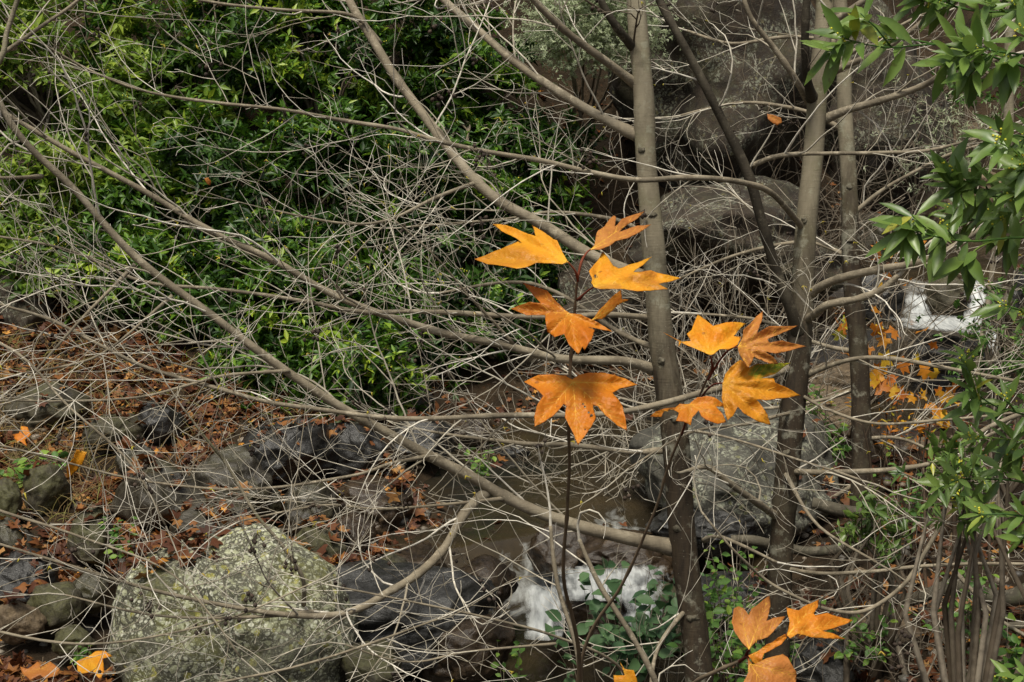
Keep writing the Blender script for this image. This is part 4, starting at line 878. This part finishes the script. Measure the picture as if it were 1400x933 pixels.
def segdist(p, a, b_):
    ab = b_ - a; L = ab.length_squared; s = max(0, min(1, (p - a).dot(ab) / L)) if L else 0
    return (p - (a + ab * s)).length, s
def syc_leaf(root, cx, cy, sc, outline, base, tips, t, tilt, mat, label=None, holes=(), fold=.12, green=None, name='leaf', rust=()):
    """outline in crop pixels; tilt=(dt/dx, dt/dy) metres per photo pixel"""
    P2 = [Vector((cx + x / sc, cy + y / sc)) for x, y in outline]; B = Vector((cx + base[0] / sc, cy + base[1] / sc)); TP = [Vector((cx + x / sc, cy + y / sc)) for x, y in tips]
    # refine outline with slightly wavy, toothed edge
    O = []
    n = len(P2)
    for i in range(n):
        a, b_ = P2[i], P2[(i + 1) % n]; e = b_ - a; m = max(1, int(e.length / 3.0)); nn = Vector((-e.y, e.x)).normalized() if e.length else Vector((0, 0))
        for j in range(m):
            s = j / m; O.append(a + e * s + nn * (0 if j == 0 else (.35 * math.sin(s * math.pi) * math.sin(i * 2.3) + rng.uniform(-.22, .22))))
    HL = []
    for (hx, hy, hr) in holes:
        h = Vector((cx + hx / sc, cy + hy / sc)); HL.append((h, hr / sc))
    xs = [p.x for p in O]; ys = [p.y for p in O]; I = []
    y = min(ys)
    def inside(p):
        c = False; j = len(O) - 1
        for i in range(len(O)):
            if (O[i].y > p.y) != (O[j].y > p.y) and p.x < (O[j].x - O[i].x) * (p.y - O[i].y) / (O[j].y - O[i].y) + O[i].x: c = not c
            j = i
        return c
    row = 0
    while y < max(ys):
        x = min(xs) + (row % 2) * 1.6
        while x < max(xs):
            q = Vector((x + rng.uniform(-.3, .3), y + rng.uniform(-.3, .3)))
            if inside(q) and min((q - o).length for o in O) > 1.3: I.append(q)
            x += 3.2
        y += 2.8; row += 1
    HP = []; 
    for h, r in HL:
        HP += [h + Vector((math.cos(a) * r * rng.uniform(.8, 1.2), math.sin(a) * r * rng.uniform(.8, 1.2))) for a in [i * .785 for i in range(8)]]
    pts = O + HP + I; edges = [(i, (i + 1) % len(O)) for i in range(len(O))]
    for hI in range(len(HL)): s0 = len(O) + hI * 8; edges += [(s0 + i, s0 + (i + 1) % 8) for i in range(8)]
    vs, es, fs, ov, oe, of = geometry.delaunay_2d_cdt(pts, edges, [], 0, 1e-4)
    tris = []
    for f in fs:
        c = sum((vs[i] for i in f), Vector((0, 0))) / len(f)
        if inside(c) and not any((c - h).length < r * .85 for h, r in HL): tris.append(tuple(f))
    span = max((tp - B).length for tp in TP); seed = rng.random() * 30
    def dep(p):
        d = min(segdist(p, B, tp)[0] for tp in TP) / span
        r = (p - B).length / span
        return t + tilt[0] * (p.x - B.x) + tilt[1] * (p.y - B.y) - fold * min(d, .22) * span * t / F * 2.2 + .16 * r * r * span * t / F + .010 * noise.noise(Vector((p.x * .05, p.y * .05, seed))) + .002 * noise.noise(Vector((p.x * .2, p.y * .2, seed)))
    V = [at(p.x, p.y, dep(p)) for p in vs]; org = at(B.x, B.y, dep(B))
    me = bpy.data.meshes.new(name); me.from_pydata([tuple(v - org) for v in V], [], tris)
    a = me.attributes.new('vd', 'FLOAT', 'POINT'); a.data.foreach_set('value', [min(min(segdist(p, B, tp)[0] for tp in TP) / span * 2.2 + .25 * (p - B).length / span, 1) for p in vs])
    if green:
        gq = [Vector((cx + x / sc, cy + y / sc)) for x, y in green[:2]]
        a = me.attributes.new('grn', 'FLOAT', 'POINT'); a.data.foreach_set('value', [max(0, 1 - segdist(p, gq[0], gq[1])[0] / (green[2] / sc) * .5 + .35 * noise.noise(Vector((p.x * .2, p.y * .2, 0)))) for p in vs])
    a = me.attributes.new('edg', 'FLOAT', 'POINT'); a.data.foreach_set('value', [min(1, min((p - q).length for q in O) / 3.2) for p in vs])
    if rust:
        RL = [(Vector((cx + x0 / sc, cy + y0 / sc)), Vector((cx + x1 / sc, cy + y1 / sc)), w_ / sc) for x0, y0, x1, y1, w_ in rust]
        a = me.attributes.new('rst', 'FLOAT', 'POINT'); a.data.foreach_set('value', [max(max(0, 1 - segdist(p, r0, r1)[0] / w_) for r0, r1, w_ in RL) for p in vs])
    me.polygons.foreach_set('use_smooth', [True] * len(me.polygons)); me.materials.append(mat)
    o = bpy.data.objects.new(name, me); COL.objects.link(o)
    if root is not None: o.parent = root; o.location = org - world_loc(root)
    else: o.location = org
    if label: o['label'] = label
    md = o.modifiers.new('thick', 'SOLIDIFY'); md.thickness = .0006
    vb = MB()
    def vein_line(a, b_, w, n=10):
        q = [];
        for i in range(n + 1):
            p = a.lerp(b_, i / n)
            if not inside(p) and i > 0: break
            q.append(at(p.x, p.y, dep(p) - .0006))
        if len(q) > 2: vb.tube(q, [w * (1 - .7 * i / n) for i in range(len(q))], 4, cap=False)
    for tp in TP:
        tq = B.lerp(tp, .96); vein_line(B, tq, .0013, 14); ax = (tp - B); nn = Vector((-ax.y, ax.x)).normalized() * ax.length
        for s in (.2, .32, .44, .56, .68, .8):
            for sg in (-1, 1):
                a = B.lerp(tp, s); vein_line(a, a + ax * .2 + nn * sg * .19 * (1.15 - s), .00055, 6)
    if vb.v: vb.build('veins', M['vein'], o, origin=org)
    return org
def shoot(label, stem, t_base=None):
    p = at(*stem[0][:3]); gz = g(p.x, p.y); root = empty('sycamore_shoot', (p.x, p.y, gz), label, 'sapling', None)
    path = wobble(cr([(at(a, b_, t), w * .5 * t / F) for a, b_, t, w in stem], 8), .006, 6, 1)
    q = path[0][0]; path = [(Vector((q.x, q.y, gz - .03)), path[0][1] * 1.3)] + path
    mb = MB(); mb.tube([a for a, r in path], [r * (1.35 if i % 13 == 6 else 1) for i, (a, r) in enumerate(path)], 8); mb.build('stem', M['stem_brown'], root, origin=q)
    return root
def petiole(root, pts):
    path = cr([(at(a, b_, t), w * .5 * t / F) for a, b_, t, w in pts], 6); mb = MB(); mb.tube([a for a, r in path], [r for a, r in path], 6); mb.build('petiole', M['stem_red'], root, origin=path[0][0])

S1 = shoot('tall sycamore shoot with the largest cluster of orange leaves left of the first alder trunk',
           [(792, 975, 3.4, 6), (790, 900, 3.3, 6), (782, 840, 3.2, 5.4), (770, 780, 3.1, 5), (774, 700, 3.0, 4.6), (778, 620, 2.9, 4.4), (778, 540, 2.8, 5), (780, 490, 2.78, 4.5), (785, 450, 2.75, 4), (789, 410, 2.72, 3.6), (790, 385, 2.7, 3.2)])
S2 = shoot('slim yellow brown sycamore shoot with four orange leaves between the two alders',
           [(794, 975, 3.6, 5), (800, 885, 3.5, 5), (850, 800, 3.35, 4.6), (885, 720, 3.2, 4), (910, 650, 3.1, 3.6), (932, 595, 3.0, 4), (955, 550, 2.95, 3.4), (972, 512, 2.9, 3), (976, 500, 2.9, 2.8)])
S3 = shoot('low sycamore shoot with four orange leaves at the bottom right of centre',
           [(935, 975, 3.3, 6), (950, 935, 3.2, 6), (985, 915, 3.1, 5.5), (1010, 905, 3.05, 5), (1022, 897, 3.0, 5)])
petiole(S1, [(790, 385, 2.7, 3.2), (789, 378, 2.69, 4.5), (786, 370, 2.68, 3), (777, 359, 2.67, 2.6)]); petiole(S1, [(790, 380, 2.7, 3), (795, 358, 2.7, 4.2), (802, 346, 2.72, 2.8), (808, 341, 2.72, 2.4)])
petiole(S1, [(789, 410, 2.72, 4), (793, 408, 2.7, 5), (800, 401, 2.68, 3), (812, 392, 2.65, 2.4)]); petiole(S1, [(787, 430, 2.72, 4), (783, 432, 2.68, 3), (777, 431, 2.65, 2.5)])
petiole(S1, [(786, 440, 2.74, 4), (798, 445, 2.78, 3), (809, 438, 2.8, 2.2)]); petiole(S1, [(778, 540, 2.8, 4), (779, 530, 2.76, 3.5), (783, 522, 2.7, 3)])
petiole(S2, [(972, 512, 2.9, 3), (974, 503, 2.88, 4.4), (973, 495, 2.86, 2.8), (971, 487, 2.85, 2.4)]); petiole(S2, [(968, 520, 2.9, 3.2), (982, 496, 2.88, 2.6), (995, 480, 2.85, 2.5), (1009, 474, 2.82, 2.2)])
petiole(S2, [(955, 550, 2.95, 3.5), (965, 535, 2.9, 3), (976, 526, 2.85, 2.6), (988, 524, 2.8, 2.2)]); petiole(S2, [(932, 595, 3.0, 3.5), (938, 575, 2.9, 3), (944, 553, 2.8, 2.2)])
petiole(S3, [(1020, 898, 3.0, 6), (1021, 893, 2.98, 4), (1024, 889, 2.95, 3)]); petiole(S3, [(1022, 897, 3.0, 5), (1035, 893, 3.0, 3), (1060, 880, 2.98, 2.6), (1078, 865, 2.96, 2.4)]); petiole(S3, [(1022, 897, 3.0, 5), (1023, 902, 2.95, 3.4), (1026, 908, 2.9, 2.6)]); petiole(S3, [(1010, 905, 3.05, 5), (1020, 899, 2.98, 3), (1028, 896, 2.94, 2.6)])

syc_leaf(S1, 640, 280, 4.667, [(640,368),(600,300),(568,228),(545,222),(490,180),(408,132),(430,203),(385,188),(310,155),(240,130),(155,125),(215,172),(300,212),(345,245),(318,236),(230,275),(140,310),(40,348),(130,382),(220,392),(310,410),(380,398),(440,372),(530,375),(600,382)],
         (638, 368), [(155,125),(408,132),(45,348)], 2.62, (-.0004, -.0022), M['syc_yellow'], 'bright yellow orange leaf pointing left with a long rusty lobe', fold=.5, rust=((60, 345, 330, 330, 110), (240, 300, 430, 370, 60)))
syc_leaf(S1, 640, 280, 4.667, [(780,290),(805,260),(815,200),(830,165),(870,140),(900,95),(930,70),(945,80),(935,140),(950,130),(975,95),(1040,70),(1130,42),(1080,90),(1020,125),(965,175),(1010,160),(1080,135),(1168,128),(1100,175),(1020,215),(940,235),(900,265),(840,290)],
         (782, 289), [(930,72),(1130,43),(1166,129)], 2.70, (.0003, -.0022), M['syc_rust'], 'pinkish orange leaf at the very top of the shoot', fold=.2)
syc_leaf(S1, 640, 280, 4.667, [(800,525),(785,500),(790,470),(770,425),(800,385),(835,345),(860,298),(890,335),(925,390),(960,408),(1010,390),(1080,370),(1172,333),(1130,375),(1080,410),(1055,432),(1100,430),(1165,420),(1230,440),(1360,470),(1280,495),(1215,508),(1275,540),(1160,550),(1080,555),(1000,540),(900,540),(840,540)],
         (803, 524), [(860,300),(1172,334),(1358,470),(1270,541)], 2.62, (.0002, -.0022), M['syc_yellow'], 'yellow orange leaf pointing right with a round insect hole', holes=((815, 460, 14),), fold=.5, rust=((1060, 470, 1240, 530, 60), (1100, 430, 1180, 450, 40), (840, 530, 960, 525, 40)))
syc_leaf(S1, 460, 310, 2.917, [(1018,375),(1050,330),(1080,300),(1110,270),(1135,252),(1138,290),(1168,292),(1120,315),(1090,345),(1060,370)],
         (1020, 374), [(1134,254),(1165,293)], 2.80, (.001, -.001), M['syc_orange'], 'small folded leaf seen edge on behind the middle leaf')
syc_leaf(S1, 460, 310, 2.917, [(930,345),(975,350),(1040,380),(1100,420),(1005,402),(1030,412),(1015,455),(990,495),(982,478),(965,512),(930,475),(908,430),(870,442),(840,420),(832,355),(760,355),(695,328),(770,300),(815,305),(785,275),(740,222),(840,255),(870,290),(905,325)],
         (926, 348), [(742,224),(697,328),(850,425),(965,510),(1098,419)], 2.65, (0, -.0012), M['syc_orange'], 'middle orange leaf drooping with two dark upper lobes', fold=.5, rust=((745, 230, 890, 330, 60), (700, 328, 860, 340, 50)))
syc_leaf(S1, 680, 470, 4.667, [(480,228),(430,205),(350,195),(265,198),(170,245),(240,285),(290,335),(250,400),(235,465),(237,530),(300,500),(360,460),(400,415),(425,385),(440,400),(430,470),(460,530),(490,590),(515,650),(560,590),(600,530),(628,470),(608,390),(640,400),(690,460),(760,520),(828,558),(820,480),(800,400),(760,345),(735,315),(790,285),(895,262),(820,225),(740,200),(660,185),(580,185),(510,205)],
         (484, 246), [(172,245),(238,528),(515,648),(827,557),(893,262)], 2.68, (0, -.0012), M['syc_orange'], 'largest orange leaf, flat with five spread lobes and small dark tears', holes=((548, 385, 8), (560, 405, 9), (600, 460, 10), (583, 440, 8), (560, 550, 5)), fold=.3)
syc_leaf(S2, 880, 400, 4.667, [(425,402),(350,370),(290,345),(240,320),(222,352),(225,315),(125,255),(245,315),(300,310),(275,265),(305,240),(345,140),(395,175),(445,215),(480,205),(530,190),(600,190),(655,200),(610,235),(575,280),(625,285),(600,335),(540,365),(485,365),(455,390)],
         (425, 398), [(345,142),(652,201),(245,318)], 2.83, (0, -.0015), M['syc_yellow'], 'yellow orange leaf with two broad upright lobes and a thin tail', fold=.4)
syc_leaf(S2, 880, 400, 4.667, [(600,345),(630,290),(635,240),(680,200),(720,150),(760,120),(755,180),(725,260),(800,215),(880,215),(985,212),(920,245),(850,275),(790,300),(800,320),(880,305),(940,322),(1038,345),(960,365),(840,392),(775,378),(820,405),(862,460),(800,455),(740,430),(705,410),(690,450),(668,485),(630,430),(610,395)],
         (604, 345), [(759,122),(984,212),(1036,345),(860,459),(668,483)], 2.80, (.0003, -.0008), M['syc_rust'], 'rusty orange leaf with five narrow pointed lobes', fold=.45)
syc_leaf(S2, 880, 400, 4.667, [(503,580),(520,520),(560,470),(615,430),(650,445),(670,480),(730,455),(800,455),(870,450),(940,450),(890,480),(840,520),(780,540),(750,548),(830,550),(840,575),(920,610),(1003,660),(930,672),(860,678),(780,690),(720,685),(760,730),(790,780),(812,848),(720,820),(640,775),(600,730),(570,790),(535,818),(510,740),(497,670)],
         (505, 580), [(938,451),(1000,660),(811,846),(617,432),(536,815)], 2.80, (.0002, -.0008), M['syc_green'], 'large orange leaf with a green and yellow upper lobe', fold=.4, green=((720, 500), (930, 455), 40))
syc_leaf(S2, 880, 400, 4.667, [(40,795),(75,760),(130,740),(200,735),(230,710),(290,712),(340,670),(400,660),(450,670),(500,705),(600,730),(540,732),(460,728),(500,770),(528,830),(470,840),(400,815),(365,790),(350,755),(310,800),(300,850),(250,825),(205,820),(225,770),(180,745),(130,760),(115,795)],
         (296, 716), [(45,793),(300,848),(527,829),(598,730)], 2.78, (0, -.0012), M['syc_orange'], 'curled drooping orange leaf lowest on this shoot', fold=.3)
syc_leaf(S3, 960, 790, 6.364, [(405,630),(340,560),(290,490),(270,430),(255,390),(275,270),(320,250),(360,265),(405,325),(430,270),(500,220),(585,155),(595,250),(580,310),(560,375),(620,350),(725,335),(680,400),(620,470),(570,520),(480,550),(430,600)],
         (406, 626), [(585,157),(322,252),(723,336)], 2.93, (.0003, -.0012), M['syc_rust'], 'upright dull orange leaf with three broad lobes', fold=.15)
syc_leaf(S3, 960, 790, 6.364, [(735,505),(750,450),(760,380),(730,255),(790,275),(840,285),(900,240),(1015,190),(1005,260),(970,310),(985,330),(1090,305),(1130,325),(1310,370),(1240,410),(1150,440),(1050,465),(1150,490),(1250,535),(1100,530),(950,520),(830,490),(765,530)],
         (745, 500), [(731,257),(1014,192),(1307,370),(1248,534)], 2.94, (.0003, -.0014), M['syc_orange'], 'bright orange leaf with a long lobe pointing right', fold=.2)
syc_leaf(S3, 960, 790, 6.364, [(610,560),(660,520),(720,490),(740,520),(690,580),(600,630),(540,660),(520,730),(490,780),(440,740),(400,680),(480,640),(560,580)],
         (432, 674), [(735,500),(492,777)], 2.93, (0, 0), M['syc_orange'], 'small curled orange leaf seen side on', fold=.3)
syc_leaf(S3, 960, 790, 6.364, [(400,700),(440,760),(520,720),(600,690),(700,665),(740,690),(770,740),(820,820),(815,910),(780,980),(600,1040),(450,1010),(350,920),(400,830)],
         (418, 752), [(700,667),(818,860),(600,1035),(360,918)], 2.90, (.0003, -.0008), M['syc_rust'], 'broad orange leaf cut by the bottom edge', fold=.15)
# single leaves elsewhere
def lone(label, cx, cy, sc, out, base, tips, t, tilt, mat, fold=.2):
    p = at(cx + base[0] / sc, cy + base[1] / sc, t); root = empty('fallen_leaf', p, label, 'leaf'); syc_leaf(root, cx, cy, sc, out, base, tips, t, tilt, M[mat], None, (), fold, name='blade')
    mb = MB(); d = Vector((.01, .02, .05)); mb.tube([p, p + d * .5 + Vector((.004, 0, 0)), p + d], [.0014, .0012, .0014], 5); mb.build('petiole', M['stem_brown'], root, origin=p)
lone('big orange leaf caught upright in twigs above the left rocks', 0, 613, 2.917, [(320,10),(348,15),(330,60),(300,95),(270,125),(265,80),(290,40),(305,5)], (320, 12), [(270,122),(345,16)], 6.2, (0, .001), 'syc_yellow')
lone('orange yellow leaf lying by the bottom edge left of the lichen boulder', 0, 613, 2.917, [(305,850),(350,830),(380,810),(420,808),(450,830),(410,840),(415,900),(400,925),(370,890),(330,900),(310,890)], (350, 832), [(310,888),(400,922),(448,829)], 6.6, (0, -.004), 'syc_yellow')
lone('dull orange leaf in the dry grass at the left edge', 0, 310, 2.917, [(85,795),(110,800),(125,830),(100,850),(110,880),(85,860),(60,850),(50,830),(75,825)], (87, 800), [(52,831),(110,878),(124,830)], 8.6, (0, -.004), 'syc_orange')
lone('rusty leaf with ragged lobes in the bottom left corner', 0, 613, 2.917, [(80,870),(110,880),(150,850),(170,870),(200,850),(240,880),(220,910),(180,920),(160,905),(120,925),(90,900)], (160, 880), [(240,880),(90,900),(200,855)], 6.5, (0, -.004), 'syc_rust')
lone('yellow leaf at the bottom edge left of the first alder foot', 460, 613, 2.917, [(1130,850),(1150,880),(1185,885),(1200,930),(1205,960),(1110,950),(1105,905),(1150,905)], (1150, 895), [(1130,852),(1204,955),(1107,908)], 5.4, (0, -.001), 'syc_yellow')
lone('brown curled leaf hanging on a twig beside the dark forked stem', 920, 0, 2.917, [(375,455),(400,458),(430,470),(435,490),(415,502),(395,490),(378,475)], (376, 457), [(433,488)], 6.0, (0, 0), 'syc_rust')
lone('tiny rusty leaf hanging in the upper left twigs', 0, 0, 2.917, [(815,712),(830,708),(842,722),(838,740),(825,735)], (818, 712), [(838,738)], 5.9, (0, 0), 'syc_rust')

# autumn saplings with small leaves behind
def autumn(px, py, t, w, h, n, label, bright=0):
    p = at(px, py, t); gz = g(p.x, p.y); z0 = min(gz, p.z - h); root = empty('autumn_sapling', (p.x, p.y, z0), label, 'sapling'); b = MB(); L = []
    for i in range(max(3, n // 5)):
        e = p + Vector((rng.uniform(-w, w), rng.uniform(-.2, .2), rng.uniform(-h, h))); s = Vector((p.x + rng.uniform(-.08, .08), p.y, z0)); m_ = s.lerp(e, .6) + Vector((0, 0, .1))
        b.tube([s, m_, e], [.006, .004, .002], 4)
        for j in range(5): L.append(tuple(m_.lerp(e, rng.uniform(.3, 1.05)) + Vector((rng.gauss(0, .05), rng.gauss(0, .05), rng.gauss(-.03, .04)))))
    b.build('stem', M['twig_brown'], root, origin=(p.x, p.y, z0)); V, Fc, rn = star_leaves(np.array(L), nr.uniform(.06, .15, len(L)), .8, (0, -.8, .5), .3)
    rn = np.clip(rn * .8 + bright, 0, 1); mesh_np('foliage', V, Fc, M['autumn'], root, rn, origin=tuple(p))
autumn(1185, 420, 9.6, .18, .28, 18, 'yellow leaved sapling tangled behind the third alder trunk', .25)
autumn(1220, 490, 9.3, .28, .2, 22, 'sapling with large orange and green leaves below the waterfall', .1)
autumn(1265, 545, 8.9, .22, .22, 26, 'golden leaved sapling at the stream bend', .15)
autumn(1230, 330, 10.5, .16, .12, 10, 'orange leaves under the middle bay spray', .1)
# fern frond patch
herb(1215, 560, 9.2, .3, 18, M['autumn'], 'tan dead fern arching over the stream bend', .06, .25, .12, name='dead_fern')

# ------------------------------------------------------------------ near bay laurel sprays
BR = empty('bay_laurel_tree', (1.7, 3.0, g(1.7, 3.0)), 'green bay laurel leaning in from the right edge with long glossy leaves', 'tree')
mb = MB(); pth = cr([(Vector((1.72, 3.0, g(1.7, 3) - .1)), .05), (Vector((1.6, 3.0, 2.0)), .045), (Vector((1.5, 3.05, 2.8)), .04), (Vector((1.5, 3.1, 3.7)), .03), (Vector((1.6, 3.1, 4.8)), .02)], 8)
mb.tube([a for a, r in pth], [r for a, r in pth], 12); mb.build('trunk', M['bark'], BR, origin=(1.7, 3, 1))
def spray(pts, nleaf, leaf=.1, wf=.14, cl=3, flower=True, droop=.2, tmin=.25):
    path = cr([(at(a, b_, t), .003 if i else .005) for i, (a, b_, t) in enumerate(pts)], 8); n = len(path)
    b = MB(); b.tube([a for a, r in path], [r * (1 - .6 * i / n) for i, (a, r) in enumerate(path)], 6)
    # side shoots
    nodes = [(path[-1][0], (path[-1][0] - path[-3][0]).normalized(), 9)]
    for i in range(cl):
        u = tmin + (1 - tmin) * (i + .5) / cl; j = min(int(u * (n - 1)), n - 2); p = path[j][0]; tan = (path[j + 1][0] - p).normalized()
        d = (tan * .9 + Vector((rng.uniform(-.2, .2), rng.uniform(-.7, .4), rng.uniform(-.8, .8)))).normalized(); e = p + d * rng.uniform(.04, .11)
        b.tube([p, p.lerp(e, .5) + Vector((0, 0, .005)), e], [.0022, .0018, .0014], 5); nodes.append((e, d, 7))
    o = b.build('branch', M['herb'], BR, origin=path[0][0])
    PP, DD, NN = [], [], []; fl = []
    for (e, d, k) in nodes:
        off = rng.uniform(0, 6)
        for i in range(k):
            a = off + i * 2.4; u_ = d.orthogonal().normalized(); w_ = d.cross(u_); rad = u_ * math.cos(a) + w_ * math.sin(a)
            D = (d * rng.uniform(.35, .9) + rad * .8 + Vector((0, rng.uniform(-.15, .1), -droop * rng.uniform(.3, 1.6)))).normalized()
            PP.append(tuple(e - d * i * .006)); DD.append(tuple(D)); NN.append(tuple((d * .5 + Vector((rng.gauss(0, .25), -.55, .75))).normalized()))
        if flower and rng.random() < .6: fl.append(e)
    for i in range(nleaf):
        j = rng.randint(int(tmin * n), n - 2); p = path[j][0]; tan = (path[j + 1][0] - p).normalized(); s = -1 if i % 2 else 1
        D = (tan * .6 + Vector((0, rng.uniform(-.4, .4), s * .8 - droop))).normalized(); PP.append(tuple(p)); DD.append(tuple(D)); NN.append((rng.gauss(0, .3), -.7, .7))
    PP = np.array(PP); DD = np.array(DD); NN = norm(np.array(NN)); L = leaf * nr.uniform(.55, 1.0, len(PP)); V, Fc, k = lance(PP, DD, NN, L, L * wf * nr.uniform(.7, 1.15, len(PP)), True)
    mesh_np('foliage', V, Fc, M['bay_near'], o, np.repeat(np.clip(nr.normal(.5, .2, len(PP)), 0, 1), k), smooth=True, origin=tuple(path[0][0]))
    if fl:
        f = MB()
        for e in fl:
            for _ in range(9):
                c = e + Vector((rng.gauss(0, .009), rng.gauss(0, .006), rng.gauss(.004, .008))); s = rng.uniform(.0018, .003)
                f.add([c + v * s for v in IV], IF, rng.random())
        tag(f.build('flowers', M['flower'], o, origin=path[0][0]), kind='stuff')
spray([(1480, 120, 3.0), (1380, 85, 2.95), (1290, 62, 2.85), (1210, 65, 2.8), (1150, 52, 2.75)], 7, .10, cl=4)
spray([(1480, 60, 3.05), (1400, 20, 3.1), (1330, 15, 3.1), (1250, -5, 3.1)], 8, .10, cl=5)
spray([(1500, 110, 2.9), (1420, 80, 2.85), (1360, 70, 2.8), (1330, 62, 2.8)], 6, .10, cl=5)
spray([(1480, 40, 3.2), (1420, -10, 3.2), (1370, -20, 3.2), (1300, -20, 3.2)], 8, .1, cl=4)
spray([(1500, 230, 2.9), (1450, 200, 2.9), (1400, 190, 2.85)], 5, .09, cl=2)
spray([(1490, 330, 3.0), (1400, 325, 2.95), (1330, 330, 2.9), (1285, 325, 2.85), (1240, 312, 2.8)], 9, .105, cl=3, droop=.7)
spray([(1490, 290, 3.0), (1400, 270, 3.0), (1350, 268, 2.95), (1300, 255, 2.9)], 8, .1, cl=5)
spray([(1500, 300, 3.1), (1430, 290, 3.1), (1380, 300, 3.1), (1340, 290, 3.1)], 8, .1, cl=5, droop=.4)
spray([(1500, 240, 2.7), (1440, 230, 2.7), (1400, 225, 2.7)], 5, .09, cl=3)
spray([(1490, 620, 3.1), (1420, 575, 3.1), (1360, 555, 3.05), (1325, 530, 3.0)], 8, .085, wf=.12, cl=4, droop=0)
spray([(1490, 690, 3.2), (1400, 660, 3.2), (1340, 655, 3.15), (1310, 655, 3.1)], 6, .075, wf=.15, cl=2, droop=.1)
spray([(1490, 720, 3.0), (1430, 712, 3.0), (1395, 705, 3.0)], 5, .08, cl=2, droop=.1)
spray([(1490, 640, 3.3), (1430, 610, 3.3), (1370, 600, 3.3)], 5, .085, cl=3, droop=.2)
spray([(1490, 950, 3.0), (1430, 935, 3.0), (1400, 925, 3.0)], 4, .08, cl=2, droop=0)
spray([(1490, 500, 3.4), (1440, 450, 3.4), (1400, 430, 3.4)], 5, .09, cl=2, droop=.2)

print('twigs', STAT['tw'])
# ------------------------------------------------------------------ light
w = bpy.data.worlds.new('World'); scene.world = w; w.use_nodes = True; nt = w.node_tree; nt.nodes.clear()
sky = nt.nodes.new('ShaderNodeTexSky'); sky.sky_type = 'NISHITA'; sky.sun_disc = False; sky.sun_elevation = R(66); sky.sun_rotation = R(200); sky.air_density = 1.0; sky.dust_density = 4.0; sky.ozone_density = .5
hs = nt.nodes.new('ShaderNodeHueSaturation'); hs.inputs['Saturation'].default_value = .25
bg = nt.nodes.new('ShaderNodeBackground'); bg.inputs[1].default_value = .07; ow = nt.nodes.new('ShaderNodeOutputWorld')
nt.links.new(sky.outputs[0], hs.inputs['Color']); nt.links.new(hs.outputs[0], bg.inputs[0]); nt.links.new(bg.outputs[0], ow.inputs[0])
sl = bpy.data.lights.new('sun', 'SUN'); sl.energy = 2.3; sl.angle = R(16); sl.color = (1, .93, .79); so = bpy.data.objects.new('sun', sl); COL.objects.link(so)
# sun high behind the camera's right shoulder
el, az = R(66), R(200)
dv = Vector((math.sin(az) * math.cos(el), math.cos(az) * math.cos(el), math.sin(el)))
so.rotation_euler = dv.to_track_quat('Z', 'Y').to_euler(); so.location = (0, -5, 20)
vs_ = scene.view_settings; vs_.view_transform = 'Standard'; vs_.look = 'None'; vs_.exposure = .55; vs_.gamma = 1; vs_.use_curve_mapping = False
scene.render.engine = 'CYCLES'
scene.cycles.max_bounces = 5
